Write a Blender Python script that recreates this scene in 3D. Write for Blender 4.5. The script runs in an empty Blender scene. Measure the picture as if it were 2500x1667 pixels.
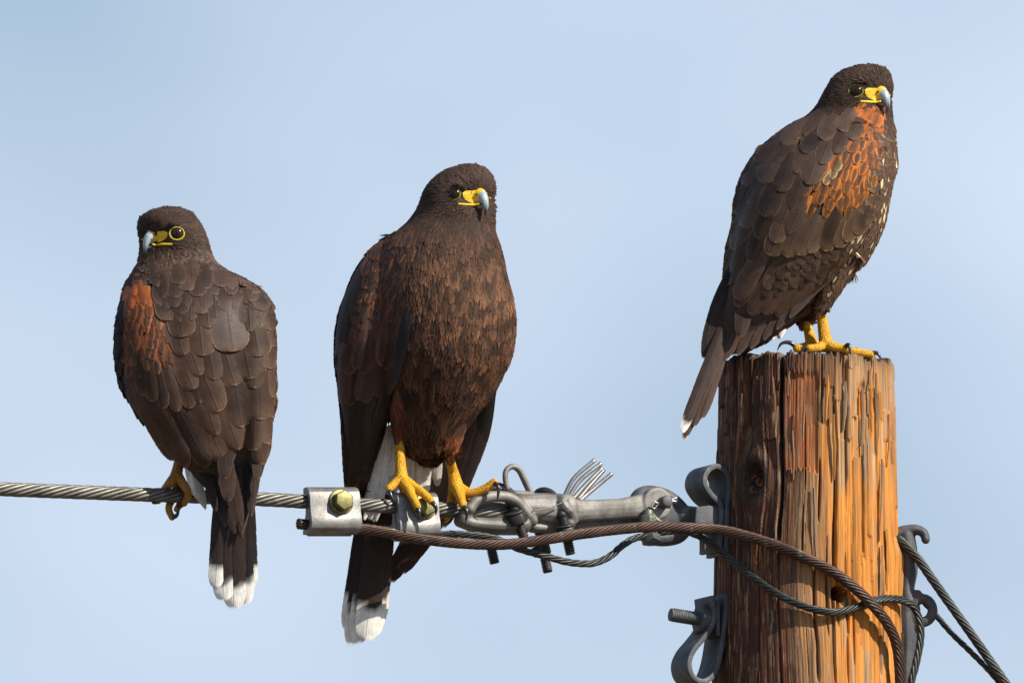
import bpy, bmesh, math, random
import numpy as np
from mathutils import Vector, Matrix
from mathutils.bvhtree import BVHTree

# ---------------------------------------------------------------- camera, sky, sun, exposure
S = 0.00045            # metres per picture unit at the pole (photo is 2500 units wide)
PITCH = math.radians(7.0)
DIST = 36.0
ZC = 1.65 + DIST * math.sin(PITCH)
SUN_AZ, SUN_EL = 60.0, 38.0      # degrees to the right of the line towards the camera; height
scene = bpy.context.scene
cam_d = bpy.data.cameras.new('camera'); cam = bpy.data.objects.new('camera', cam_d)
scene.collection.objects.link(cam); scene.camera = cam
cam.location = (0, -DIST * math.cos(PITCH), ZC - DIST * math.sin(PITCH))
cam.rotation_euler = (math.pi / 2 + PITCH, 0, 0)
cam_d.sensor_width = 36; cam_d.lens = 36 * DIST / (2500 * S)
cam_d.clip_start = 0.5; cam_d.clip_end = 8000
sun_dir = Vector((math.sin(math.radians(SUN_AZ)) * math.cos(math.radians(SUN_EL)),
                  -math.cos(math.radians(SUN_AZ)) * math.cos(math.radians(SUN_EL)), math.sin(math.radians(SUN_EL))))
world = bpy.data.worlds.new('World'); scene.world = world; world.use_nodes = True
nt = world.node_tree; nt.nodes.clear()
def wn(t, **k):
    n = nt.nodes.new(t)
    for a, b in k.items(): setattr(n, a, b)
    return n
sky = wn('ShaderNodeTexSky', sky_type='NISHITA', sun_disc=False)
sky.sun_elevation = math.radians(SUN_EL)
sky.sun_rotation = math.atan2(sun_dir.x, sun_dir.y)
sky.air_density = 1.0; sky.dust_density = 0.6; sky.ozone_density = 4.0
# thin veil cloud over the whole sky
tc = wn('ShaderNodeTexCoord'); mp = wn('ShaderNodeMapping'); mp.inputs['Scale'].default_value = (44, 44, 60)
mp.inputs['Location'].default_value = (0.9, 0.0, 0.75)
nz = wn('ShaderNodeTexNoise'); nz.inputs['Scale'].default_value = 1.0; nz.inputs['Detail'].default_value = 2.5
nz.inputs['Roughness'].default_value = 0.35
rp = wn('ShaderNodeMapRange'); rp.inputs[1].default_value = 0.25; rp.inputs[2].default_value = 0.75
rp.inputs[3].default_value = 0.06; rp.inputs[4].default_value = 0.9
mx = wn('ShaderNodeMix', data_type='RGBA')
bg = wn('ShaderNodeBackground'); out = wn('ShaderNodeOutputWorld')
nt.links.new(tc.outputs['Generated'], mp.inputs[0]); nt.links.new(mp.outputs[0], nz.inputs['Vector'])
# haze whitens the sky towards the horizon
sz = wn('ShaderNodeSeparateXYZ'); nt.links.new(tc.outputs['Generated'], sz.inputs[0])
hz = wn('ShaderNodeMapRange'); hz.inputs[1].default_value = 0.05; hz.inputs[2].default_value = 0.20; hz.inputs[3].default_value = 0.62; hz.inputs[4].default_value = -0.25; nt.links.new(sz.outputs[2], hz.inputs[0])
ad = wn('ShaderNodeMath', operation='ADD', use_clamp=True); nt.links.new(rp.outputs[0], ad.inputs[0]); nt.links.new(hz.outputs[0], ad.inputs[1])
nt.links.new(nz.outputs['Fac'], rp.inputs[0]); nt.links.new(ad.outputs[0], mx.inputs['Factor'])
nt.links.new(sky.outputs[0], mx.inputs['A']); mx.inputs['B'].default_value = (6.55, 7.55, 9.15, 1)
nt.links.new(mx.outputs['Result'], bg.inputs['Color']); bg.inputs['Strength'].default_value = 0.076
nt.links.new(bg.outputs[0], out.inputs[0])
sd = bpy.data.lights.new('sun', 'SUN'); sd.energy = 5.0; sd.angle = math.radians(0.5); sd.color = (1.0, 0.93, 0.82)
sun = bpy.data.objects.new('sun', sd); scene.collection.objects.link(sun)
sun.rotation_euler = sun_dir.to_track_quat('Z', 'Y').to_euler(); sun.location = (6, -6, 14)
vs = scene.view_settings
vs.view_transform = 'Standard'; vs.look = 'None'; vs.gamma = 1; vs.use_curve_mapping = False; vs.exposure = 0.45
scene.cycles.transparent_max_bounces = 12

# ---------------------------------------------------------------- picture space helpers (units of 1/2500 picture width)
SP, CP = math.sin(PITCH), math.cos(PITCH)
DP = DIST / S
CAM = Vector((0, -DP * CP, -DP * SP))
def P(px, py, y=0.0):
    a, b = (px - 1250) / DP, (833 - py) / DP
    d = Vector((a, CP - b * SP, SP + b * CP))
    return CAM + d * ((y - CAM.y) / d.y)
def proj(v):
    q = v - CAM
    f = q.y * CP + q.z * SP
    return 1250 + q.x / f * DP, 833 - (-q.y * SP + q.z * CP) / f * DP
A25 = math.radians(25)
E1 = Vector((math.cos(A25), math.sin(A25), 0)); E2 = Vector((math.sin(A25), -math.cos(A25), 0)); E3 = Vector((0, 0, 1))
def yc(px): return -93 + 0.466 * (px - 1769)          # depth of the wire run along x
def H(px, py, off=0.0):                                # point of the wire's own vertical plane, off towards the viewer
    y0 = yc(px)
    p = P(px, py, y0)
    return p + E2 * off
def HH(px, py, off=0.0):                               # same, but picture position kept after the offset
    p = H(px, py, off); q = proj(p)
    p = H(px - (q[0] - px), py - (q[1] - py), off); return p
def WORLD(v): return Vector((v.x * S, v.y * S, v.z * S + ZC))
rng = random.Random(7)
COL = scene.collection

# ---------------------------------------------------------------- objects
BASE = {}
def thing(name, label, cat, base, group=None, kind=None):
    o = bpy.data.objects.new(name, None); COL.objects.link(o)
    o.empty_display_size = 0.02
    o.location = WORLD(base); BASE[o.name] = base.copy()
    o['label'] = label; o['category'] = cat
    if group: o['group'] = group
    return o
def rootof(o):
    while o.parent: o = o.parent
    return o
def link_mesh(name, verts, faces, mat, parent=None, base=None, smooth=True, uvs=None, cols=None, kind=None):
    v = np.array([tuple(x) for x in verts], dtype=np.float64) if not isinstance(verts, np.ndarray) else verts
    b = BASE[rootof(parent).name] if parent else base
    v = (v - np.array(b)) * S
    me = bpy.data.meshes.new(name)
    me.from_pydata(v.tolist(), [], faces if isinstance(faces, list) else faces.tolist())
    if uvs is not None:
        l = me.uv_layers.new(name='UVMap')
        vi = np.zeros(len(me.loops), dtype=np.int32); me.loops.foreach_get('vertex_index', vi)
        l.data.foreach_set('uv', np.asarray(uvs, dtype=np.float32)[vi].ravel())
    if cols:
        for k, c in cols.items():
            at = me.color_attributes.new(k, 'FLOAT_COLOR', 'POINT')
            at.data.foreach_set('color', np.asarray(c, dtype=np.float32).ravel())
    if smooth: me.polygons.foreach_set('use_smooth', [True] * len(me.polygons))
    me.materials.append(mat); me.update()
    o = bpy.data.objects.new(name, me); COL.objects.link(o)
    if parent: o.parent = parent
    else: o.location = WORLD(b); BASE[o.name] = b.copy()
    if kind: o['kind'] = kind
    return o
def apply_mods(o):
    dg = bpy.context.evaluated_depsgraph_get()
    me = bpy.data.meshes.new_from_object(o.evaluated_get(dg))
    mats = list(o.data.materials); o.modifiers.clear(); old = o.data; o.data = me; bpy.data.meshes.remove(old)
    if not me.materials:
        for m in mats: me.materials.append(m)
    return o
def fuse(o, voxel, smooth=4, factor=0.5):
    m = o.modifiers.new('r', 'REMESH'); m.mode = 'VOXEL'; m.voxel_size = voxel * S
    if smooth:
        s = o.modifiers.new('s', 'SMOOTH'); s.iterations = smooth; s.factor = factor
    apply_mods(o)
    o.data.polygons.foreach_set('use_smooth', [True] * len(o.data.polygons)); return o
def bevel(o, w, seg=2, ang=35):
    m = o.modifiers.new('b', 'BEVEL'); m.width = w * S; m.segments = seg; m.limit_method = 'ANGLE'; m.angle_limit = math.radians(ang)
    m.harden_normals = False
    apply_mods(o)
    me = o.data; me.polygons.foreach_set('use_smooth', [True] * len(me.polygons))
    me.set_sharp_from_angle(angle=math.radians(40)); return o
def tag(o, label, cat, group=None, kind=None):
    if label: o['label'] = label
    if cat: o['category'] = cat
    if group: o['group'] = group
    if kind: o['kind'] = kind
    return o

# ---------------------------------------------------------------- geometry builders: lists of verts + faces
class G:
    def __init__(s): s.v = []; s.f = []
    def add(s, v, f):
        n = len(s.v); s.v += [Vector(x) for x in v]; s.f += [tuple(i + n for i in q) for q in f]; return s
    def build(s, name, mat, parent=None, base=None, **k): return link_mesh(name, s.v, s.f, mat, parent, base, **k)
def smooth_path(pts, ds=6.0):
    pts = [Vector(p) for p in pts]
    q = [pts[0] * 2 - pts[1]] + pts + [pts[-1] * 2 - pts[-2]]
    out_ = []
    for i in range(1, len(q) - 2):
        a, b, c, d = q[i - 1], q[i], q[i + 1], q[i + 2]
        n = max(2, int((c - b).length / ds))
        for k in range(n):
            t = k / n
            out_.append(0.5 * ((2 * b) + (c - a) * t + (2 * a - 5 * b + 4 * c - d) * t * t + (3 * b - a - 3 * c + d) * t ** 3))
    out_.append(pts[-1]); return out_
def frames(path, up=None):
    n = len(path); T = []
    for i in range(n):
        t = path[min(i + 1, n - 1)] - path[max(i - 1, 0)]
        T.append(t.normalized())
    fr = []
    if up is not None:
        for t in T:
            s = t.cross(up).normalized(); fr.append((s, s.cross(t)))
        return T, fr
    r = Vector((0, 0, 1)) if abs(T[0].z) < 0.9 else Vector((1, 0, 0))
    a = T[0].cross(r).normalized()
    for i in range(n):
        a = (a - T[i] * a.dot(T[i])).normalized(); fr.append((a, T[i].cross(a)))
    return T, fr
def tube(g, path, r, segs=10, r2=None, up=None, caps=True):
    n = len(path); path = [Vector(p) for p in path]
    T, fr = frames(path, up)
    v = []; f = []
    for i in range(n):
        ra = r[i] if hasattr(r, '__len__') else r
        rb = (r2[i] if hasattr(r2, '__len__') else r2) if r2 is not None else ra
        for k in range(segs):
            a = 2 * math.pi * k / segs
            v.append(path[i] + fr[i][0] * (math.cos(a) * ra) + fr[i][1] * (math.sin(a) * rb))
    for i in range(n - 1):
        for k in range(segs):
            k2 = (k + 1) % segs
            f.append((i * segs + k, i * segs + k2, (i + 1) * segs + k2, (i + 1) * segs + k))
    if caps:
        f.append(tuple(range(segs - 1, -1, -1))); f.append(tuple((n - 1) * segs + k for k in range(segs)))
    g.add(v, f); return g
def ball(g, c, r, ax=None, seg=16, ring=10):
    ax = ax or (Vector((1, 0, 0)), Vector((0, 1, 0)), Vector((0, 0, 1)))
    r = r if hasattr(r, '__len__') else (r, r, r)
    v = []; f = []
    for i in range(1, ring):
        th = math.pi * i / ring
        for k in range(seg):
            ph = 2 * math.pi * k / seg
            v.append(c + ax[0] * (r[0] * math.sin(th) * math.cos(ph)) + ax[1] * (r[1] * math.sin(th) * math.sin(ph)) + ax[2] * (r[2] * math.cos(th)))
    a = len(v); v += [c + ax[2] * r[2], c - ax[2] * r[2]]
    for i in range(ring - 2):
        for k in range(seg):
            k2 = (k + 1) % seg
            f.append((i * seg + k, (i + 1) * seg + k, (i + 1) * seg + k2, i * seg + k2))
    for k in range(seg):
        k2 = (k + 1) % seg
        f.append((a, k, k2)); f.append((a + 1, (ring - 2) * seg + k2, (ring - 2) * seg + k))
    g.add(v, f); return g
def prism(g, outline, d0, d1):
    n = len(outline)
    v = [Vector(p) + d0 for p in outline] + [Vector(p) + d1 for p in outline]
    f = [tuple(range(n)), tuple(range(2 * n - 1, n - 1, -1))]
    for i in range(n):
        j = (i + 1) % n
        f.append((j, i, n + i, n + j))
    g.add(v, f); return g
def ribbon(g, path, thick, width_vec, side=None):
    """bent strap: centre line 'path' lying in one plane, thickness in that plane, extruded along width_vec"""
    n = len(path); w = width_vec.normalized(); v = []; f = []
    for i in range(n):
        t = (path[min(i + 1, n - 1)] - path[max(i - 1, 0)]).normalized(); s = t.cross(w).normalized() * (thick / 2)
        v += [path[i] + s, path[i] - s, path[i] - s + width_vec, path[i] + s + width_vec]
    for i in range(n - 1):
        for k in range(4):
            k2 = (k + 1) % 4
            f.append((i * 4 + k, i * 4 + k2, i * 4 + 4 + k2, i * 4 + 4 + k))
    f.append((3, 2, 1, 0)); m = (n - 1) * 4; f.append((m, m + 1, m + 2, m + 3))
    g.add(v, f); return g
def threaded(g, p0, p1, r, pitch=5.5, segs=14):
    p0 = Vector(p0); p1 = Vector(p1); L = (p1 - p0).length; t = (p1 - p0) / L
    n = int(L / pitch); path = []; rad = []
    for i in range(n):
        for q, rr in ((0.05, r), (0.35, r), (0.55, r * 0.84), (0.85, r * 0.84)):
            path.append(p0 + t * (i + q) * pitch); rad.append(rr)
    path += [p1 - t * 2, p1]; rad += [r * 0.95, r * 0.72]
    return tube(g, path, rad, segs)
def hexnut(g, c, ax, r, h, segs=6, rot=0.2):
    ax = ax.normalized()
    return tube_rot(g, [c, c + ax * h * 0.12, c + ax * h * 0.88, c + ax * h], [r * 0.9, r, r, r * 0.9], segs, rot)
def tube_rot(g, path, r, segs, rot):
    T, fr = frames(path); v = []; f = []
    n = len(path)
    for i in range(n):
        for k in range(segs):
            a = 2 * math.pi * k / segs + rot
            v.append(path[i] + fr[i][0] * (math.cos(a) * r[i]) + fr[i][1] * (math.sin(a) * r[i]))
    for i in range(n - 1):
        for k in range(segs):
            k2 = (k + 1) % segs
            f.append((i * segs + k, i * segs + k2, (i + 1) * segs + k2, (i + 1) * segs + k))
    f.append(tuple(range(segs - 1, -1, -1))); f.append(tuple((n - 1) * segs + k for k in range(segs)))
    g.add(v, f); return g

# ---------------------------------------------------------------- materials
def new_mat(name):
    m = bpy.data.materials.new(name); m.use_nodes = True
    n = m.node_tree.nodes; return m, n, m.node_tree.links, n['Principled BSDF']
def mathn(n, l, op, a, b=None, c=None, clamp=False):
    x = n.new('ShaderNodeMath'); x.operation = op; x.use_clamp = clamp
    for i, q in enumerate((a, b, c)):
        if q is None: continue
        if isinstance(q, (int, float)): x.inputs[i].default_value = q
        else: l.new(q, x.inputs[i])
    return x.outputs[0]
def sstep(n, l, e0, e1, x):
    r = n.new('ShaderNodeMapRange'); r.interpolation_type = 'SMOOTHSTEP'
    r.inputs[1].default_value = e0; r.inputs[2].default_value = e1
    l.new(x, r.inputs[0]); return r.outputs[0]
def mixc(n, l, fac, a, b, mode='MIX'):
    x = n.new('ShaderNodeMix'); x.data_type = 'RGBA'; x.blend_type = mode
    for s, q in (('Factor', fac), ('A', a), ('B', b)):
        if isinstance(q, (int, float)): x.inputs[s].default_value = q
        elif isinstance(q, tuple): x.inputs[s].default_value = q if len(q) == 4 else (*q, 1)
        else: l.new(q, x.inputs[s])
    return x.outputs['Result']
def noisen(n, l, scale, detail=4, rough=0.6, vec=None, stretch=None):
    tc = n.new('ShaderNodeTexCoord')
    v = vec or tc.outputs['Object']
    if stretch:
        mp = n.new('ShaderNodeMapping'); mp.inputs['Scale'].default_value = stretch; l.new(v, mp.inputs[0]); v = mp.outputs[0]
    x = n.new('ShaderNodeTexNoise'); x.inputs['Scale'].default_value = scale
    x.inputs['Detail'].default_value = detail; x.inputs['Roughness'].default_value = rough
    l.new(v, x.inputs['Vector']); return x.outputs['Fac']
def bumpn(n, l, bsdf, h, strength, dist):
    b = n.new('ShaderNodeBump'); b.inputs['Strength'].default_value = strength; b.inputs['Distance'].default_value = dist
    l.new(h, b.inputs['Height']); l.new(b.outputs[0], bsdf.inputs['Normal'])
def metal(name, c0, c1, metallic=0.8, rough=(0.35, 0.6), scale=60, bump=0.15, fine=500, spot=None):
    m, n, l, b = new_mat(name)
    f = noisen(n, l, scale, 6, 0.65); g = noisen(n, l, fine, 3, 0.7)
    k = sstep(n, l, 0.35, 0.65, f)
    c = mixc(n, l, k, c0, c1)
    if spot:
        s = sstep(n, l, 0.56, 0.68, noisen(n, l, scale * 2.3, 5, 0.7)); c = mixc(n, l, s, c, spot)
    l.new(c, b.inputs['Base Color']); b.inputs['Metallic'].default_value = metallic
    mr = n.new('ShaderNodeMapRange'); mr.inputs[3].default_value = rough[0]; mr.inputs[4].default_value = rough[1]
    l.new(g, mr.inputs[0]); l.new(mr.outputs[0], b.inputs['Roughness'])
    h = mathn(n, l, 'ADD', f, mathn(n, l, 'MULTIPLY', g, 0.5))
    bumpn(n, l, b, h, bump, 0.0015); return m
M = {}
M['alu'] = metal('cast_aluminium', (0.15, 0.142, 0.13), (0.265, 0.252, 0.232), 0.55, (0.5, 0.75), 45, 0.5, 900, (0.19, 0.175, 0.155))
M['aluplate'] = metal('extruded_aluminium', (0.165, 0.16, 0.15), (0.255, 0.248, 0.232), 0.6, (0.4, 0.62), 70, 0.2, 400, (0.22, 0.21, 0.18))
M['strand'] = metal('aluminium_strand', (0.11, 0.105, 0.09), (0.20, 0.19, 0.165), 0.7, (0.35, 0.6), 40, 0.12, 400, (0.16, 0.15, 0.13))
M['galv'] = metal('dull_galvanised_steel', (0.055, 0.06, 0.066), (0.10, 0.105, 0.112), 0.25, (0.5, 0.75), 35, 0.28, 500, (0.15, 0.155, 0.16))
M['black'] = metal('blackened_bolt_steel', (0.025, 0.025, 0.026), (0.05, 0.05, 0.05), 0.35, (0.4, 0.6), 80, 0.2, 500)
M['zinc'] = metal('yellow_zinc', (0.11, 0.10, 0.034), (0.19, 0.175, 0.068), 0.6, (0.35, 0.55), 90, 0.12, 500, (0.22, 0.19, 0.07))
M['rust'] = metal('brown_weathered_copper', (0.040, 0.022, 0.016), (0.085, 0.047, 0.032), 0.45, (0.4, 0.62), 30, 0.15, 400, (0.13, 0.15, 0.12))
M['dark'] = metal('tarnished_dark_wire', (0.022, 0.024, 0.023), (0.05, 0.052, 0.048), 0.35, (0.35, 0.55), 40, 0.12, 400, (0.05, 0.085, 0.07))
M['verdi'] = metal('green_tarnished_brass', (0.10, 0.11, 0.085), (0.19, 0.20, 0.16), 0.5, (0.35, 0.6), 60, 0.2, 500)
M['steel'] = metal('bright_steel', (0.36, 0.35, 0.33), (0.48, 0.47, 0.45), 0.8, (0.25, 0.4), 60, 0.05, 500)

# ---------------------------------------------------------------- ground (dry earth far below the frame)
def ground_mat():
    m, n, l, b = new_mat('dry_earth')
    f = noisen(n, l, 0.8, 8, 0.6); g = noisen(n, l, 14, 6, 0.7)
    c = mixc(n, l, sstep(n, l, 0.3, 0.7, f), (0.13, 0.095, 0.065), (0.19, 0.145, 0.10))
    c = mixc(n, l, mathn(n, l, 'MULTIPLY', g, 0.5), c, (0.10, 0.075, 0.05))
    l.new(c, b.inputs['Base Color']); b.inputs['Roughness'].default_value = 0.95; bumpn(n, l, b, g, 0.5, 0.03); return m
gm = bpy.data.meshes.new('ground'); R_ = 3000
gm.from_pydata([(-R_, -R_, 0), (R_, -R_, 0), (R_, R_, 0), (-R_, R_, 0)], [], [(0, 1, 2, 3)])
gm.materials.append(ground_mat())
gr = bpy.data.objects.new('ground', gm); COL.objects.link(gr); gr['kind'] = 'structure'

# ---------------------------------------------------------------- wooden pole
nr = np.random.default_rng(11)
def vnoise(x, y, seed):
    """smooth value noise, numpy"""
    r = np.random.default_rng(seed).random((256, 256))
    xi = np.floor(x).astype(int); yi = np.floor(y).astype(int)
    fx = x - xi; fy = y - yi; fx = fx * fx * (3 - 2 * fx); fy = fy * fy * (3 - 2 * fy)
    g = lambda a, b: r[a % 256, b % 256]
    return (g(xi, yi) * (1 - fx) + g(xi + 1, yi) * fx) * (1 - fy) + (g(xi, yi + 1) * (1 - fx) + g(xi + 1, yi + 1) * fx) * fy
def fb(x, y, seed, o=3):
    t = 0; a = 0.5
    for i in range(o): t = t + a * vnoise(x * 2 ** i, y * 2 ** i, seed + i); a *= 0.5
    return t / (1 - 0.5 ** o)
def ss(a, b, x):
    t = np.clip((x - a) / (b - a), 0, 1); return t * t * (3 - 2 * t)
PCX = 1968 - 1250
ZT = P(1968, 859, -217).z                 # height of the sawn top
ZB = -ZC / S                              # ground
fine = np.linspace(-math.pi * 0.56, math.pi * 0.56, 600)
back = np.linspace(math.pi * 0.56, 2 * math.pi - math.pi * 0.56, 120)[1:-1]
th = np.concatenate([fine, back]); NT = len(th)
dz = np.concatenate([np.linspace(0, 150, 130), np.linspace(150, 840, 440)[1:], np.linspace(840, 1400, 60)[1:], np.linspace(1400, ZT - ZB + 200, 24)[1:]])
NZ = len(dz)
TH, DZ = np.meshgrid(th, dz)
Rz = 216 + 15 * np.clip(DZ / 800, 0, 1.0) + np.clip((DZ - 800) / 800, 0, 100) * 3
Sx = np.where(TH > math.pi, TH - 2 * math.pi, TH) * 220.0         # arc length from the front line
kx, kz = -143.0, 318.0                                             # the knot
kth = math.asin((1836 - 1968) / 222.0) * 220; kdz = 1178 - 870.0
ds_, dd_ = Sx - kth, DZ - kdz
kr = np.sqrt((ds_ / 34.0) ** 2 + (dd_ / 46.0) ** 2)
warp = -np.sign(ds_) * 26 * np.exp(-(ds_ / 60.0) ** 2) * np.exp(-(dd_ / 95.0) ** 2) * (1 - np.exp(-(ds_ / 14.0) ** 2))
W = Sx + warp + 6 * (fb(DZ / 300, Sx / 300, 3, 2) - 0.5) * 2 + 1.0 * (fb(DZ / 60, Sx / 40, 5) - 0.5) + 10 * np.sin(DZ / 300 + 0.5) * np.exp(-((Sx + 40) / 120) ** 2)
brk = [-760.0]
while brk[-1] < 760: brk.append(brk[-1] + (rng.uniform(9, 22) if rng.random() < 0.6 else rng.uniform(22, 48)))
brk = np.array(brk); cid = np.clip(np.searchsorted(brk, W) - 1, 0, len(brk) - 2)
db = np.minimum(W - brk[cid], brk[cid + 1] - W)
crack_s = nr.random(len(brk)); crack_d = np.where(crack_s > 0.60, nr.uniform(7, 15, len(brk)), nr.uniform(0.2, 2.0, len(brk)))
bid = np.where(W - brk[cid] < brk[cid + 1] - W, cid, cid + 1)
cw = 0.9 + 1.6 * (crack_s[bid] > 0.60)
vis = ss(0.42, 0.55, fb(DZ / 170 + bid * 3.7, bid * 1.0 + 0 * DZ, 9, 2))
vis = np.where(crack_s[bid] > 0.60, 0.25 + 0.75 * vis, vis)
crack = -crack_d[bid] * np.exp(-(db / cw) ** 2) * vis
# flaked slats: every column broken into lengths standing a little proud or sunk
plate = np.zeros_like(W); pval = np.zeros_like(W)
ZJ = DZ + 14 * (vnoise(W / 3.0, DZ / 60, 21) - 0.5) + 6 * (vnoise(W / 1.2, DZ / 30, 22) - 0.5)
for c in range(len(brk) - 1):
    msk = cid == c
    if not msk.any(): continue
    edges = [0.0]; 
    while edges[-1] < 1500:
        e = edges[-1]; edges.append(e + (rng.uniform(25, 130) if e < 170 else rng.uniform(120, 520)))
    edges = np.array(edges)
    hv = []
    for e in edges:
        p = 0.55 if e < 180 else 0.30
        hv.append(-rng.uniform(2.0, 5.5) if rng.random() < p else -rng.uniform(0, 1.0))
    hv = np.array(hv); ci = np.clip(np.searchsorted(edges, ZJ[msk]) - 1, 0, len(edges) - 1)
    plate[msk] = hv[ci]; pval[msk] = nr.random(len(edges))[ci]
# one long slab torn away, shows redder wood
slab = ss(-52, -46, W) * (1 - ss(26, 33, W)) * ss(38, 60, ZJ) * (1 - ss(288, 294, ZJ + 10 * (vnoise(W / 5, W * 0, 31) - 0.5)))
slab2 = ss(130, 134, W) * (1 - ss(176, 181, W)) * ss(60, 90, ZJ) * (1 - ss(330, 345, ZJ + 0.8 * W))
big = np.zeros_like(W)
for s0, z0, z1, w0, d0 in ((-60, 20, 470, 4.2, 20), (72, 120, 560, 3.0, 15), (101, 10, 330, 3.4, 14), (-150, 0, 210, 2.5, 10), (150, 60, 520, 2.6, 12), (28, 520, 820, 3.2, 13), (196, 30, 800, 2.5, 10), (-118, 420, 840, 2.4, 9), (66, 560, 830, 2.6, 10)):
    line = s0 + 3 * (fb(DZ / 120, DZ * 0 + s0, 41, 3) - 0.5) * 2
    big -= d0 * np.exp(-((W - line) / w0) ** 2) * ss(z0 - 15, z0 + 25, DZ) * (1 - ss(z1 - 40, z1, DZ))
crk = random.Random(5)
for _ in range(26):
    s0 = crk.uniform(-20, 340) if crk.random() < 0.75 else crk.uniform(-300, -20); z0 = crk.uniform(-20, 120) if crk.random() < 0.6 else crk.uniform(120, 600); z1 = z0 + crk.uniform(80, 260)
    line = s0 + 2 * (fb(DZ / 120, DZ * 0 + s0, 43, 3) - 0.5) * 2; mid = (z0 + z1) / 2
    big -= crk.uniform(7, 14) * np.exp(-((W - line) / (crk.uniform(1.3, 2.6) * np.clip(1.2 - np.abs(DZ - mid) / (z1 - z0) * 1.6, 0.25, 1))) ** 2) * ss(z0 - 10, z0 + 15, DZ) * (1 - ss(z1 - 30, z1, DZ))
fib = fb(W / 1.7, DZ / 110, 51, 3) - 0.5; fib2 = fb(W / 5.0, DZ / 200, 55, 3) - 0.5
rough_top = 1 + 1.2 * np.exp(-DZ / 120)
d = crack * (1 - 0.75 * slab) + plate * (1 - 0.85 * slab) - 8.5 * slab - 5 * slab2 + big + (2.0 * fib + 2.0 * fib2) * rough_top
# knot: sunken eye with a raised collar
knot_in = np.exp(-(kr / 0.80) ** 4)
ring = np.cos(kr * 16 + 4 * fb(ds_ / 14, dd_ / 14, 61)) * 0.5 + 0.5
d = d * (1 - 0.8 * np.exp(-(kr / 0.9) ** 4)) + 7 * np.exp(-((kr - 1.25) / 0.45) ** 2) - knot_in * (20 + 8 * fb(ds_ / 9, dd_ / 9, 63) + 3 * ring)
# upper left of the knot is hollow
d -= 24 * np.exp(-(((ds_ + 4) / 20) ** 2 + ((dd_ + 22) / 14) ** 2))
# drilled hole
hth = math.asin((2047 - 1968) / 224.0) * 220; hdz = 1456 - 866.0
hr = np.sqrt((Sx - hth) ** 2 + (DZ - hdz) ** 2)
hole = 1 - ss(18.5, 22.0, hr)
d = d * (1 - hole) - 120 * hole
# chipped bulge on the right edge
d += 13 * np.exp(-((Sx - 330) / 60) ** 2) * ss(430, 480, DZ) * (0.55 + 0.45 * (1 - ss(480, 600, DZ)))
rag = 9 * (vnoise(W / 9, W * 0, 71) - 0.5) + 8 * (vnoise(W / 2.5, W * 0, 72) - 0.5) + np.where(vnoise(W / 14, W * 0, 75) > 0.72, -10, 0)
left_slope = -14 * ss(-200, -340, Sx)
Rr = Rz + d - 3 * np.exp(-DZ / 3)
Zz = ZT - DZ + (rag + left_slope) * np.exp(-DZ / 40)
XX = PCX + Rr * np.sin(TH); YY = -Rr * np.cos(TH)
verts = np.stack([XX, YY, Zz], -1).reshape(-1, 3)
# timber colours: treated dark wood plus painted-in shade on the left, golden split wood on the right, bleached at the head
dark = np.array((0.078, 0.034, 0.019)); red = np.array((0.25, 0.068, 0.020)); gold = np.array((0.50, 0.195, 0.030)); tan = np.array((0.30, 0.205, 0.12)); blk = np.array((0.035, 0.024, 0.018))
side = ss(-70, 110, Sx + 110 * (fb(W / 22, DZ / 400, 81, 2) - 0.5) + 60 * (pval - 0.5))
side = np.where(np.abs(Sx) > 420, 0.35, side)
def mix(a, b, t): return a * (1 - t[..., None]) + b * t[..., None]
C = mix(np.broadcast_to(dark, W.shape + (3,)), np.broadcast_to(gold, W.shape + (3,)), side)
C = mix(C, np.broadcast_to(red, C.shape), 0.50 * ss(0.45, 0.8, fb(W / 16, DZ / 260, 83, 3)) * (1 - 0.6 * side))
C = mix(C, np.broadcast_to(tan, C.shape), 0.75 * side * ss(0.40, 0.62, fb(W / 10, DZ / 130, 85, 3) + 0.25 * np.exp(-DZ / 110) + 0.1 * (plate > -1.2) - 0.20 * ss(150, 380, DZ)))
tanband = np.exp(-((W - 10) / 45) ** 2) * ss(285, 330, DZ)
C = mix(C, np.broadcast_to(tan * np.array((0.95, 0.85, 0.72)), C.shape), 0.65 * tanband * (0.5 + 0.5 * pval))
C = mix(C, np.broadcast_to(np.array((0.34, 0.105, 0.032)), C.shape), 0.9 * slab * ss(0.2, 0.5, fb(W / 8, DZ / 200, 87, 2) + 0.12))
C = mix(C, np.broadcast_to(np.array((0.30, 0.19, 0.11)), C.shape), (1 - side) * ss(0.60, 0.70, fb(W / 2.6, DZ / 50, 89, 3)) * 0.8)
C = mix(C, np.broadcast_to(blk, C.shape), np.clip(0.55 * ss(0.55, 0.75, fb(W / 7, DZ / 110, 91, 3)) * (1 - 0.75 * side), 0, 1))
C = mix(C, np.broadcast_to(blk, C.shape), 0.8 * np.exp(-DZ / 22) * (0.4 + 0.6 * fb(W / 6, DZ / 30, 93)))
C = mix(C, np.broadcast_to(blk, C.shape), 0.85 * np.exp(-(kr / 1.25) ** 4) + 0.35 * np.exp(-(kr / 2.2) ** 2))
C = mix(C, np.broadcast_to(np.array((0.32, 0.12, 0.03)), C.shape), 0.9 * knot_in * ring * ss(0.4, 0.6, fb(ds_ / 9, dd_ / 9, 95)))
C = mix(C, np.broadcast_to(blk, C.shape), hole)
C *= (0.72 + 0.45 * pval + 0.9 * fib + 0.5 * fib2)[..., None]
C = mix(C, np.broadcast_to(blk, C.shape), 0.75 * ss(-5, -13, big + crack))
C = np.clip(C, 0.01, 0.8)
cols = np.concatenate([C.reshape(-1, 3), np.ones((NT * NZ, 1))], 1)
idx = np.arange(NT * NZ).reshape(NZ, NT); nx = np.roll(idx, -1, 1)
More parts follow.
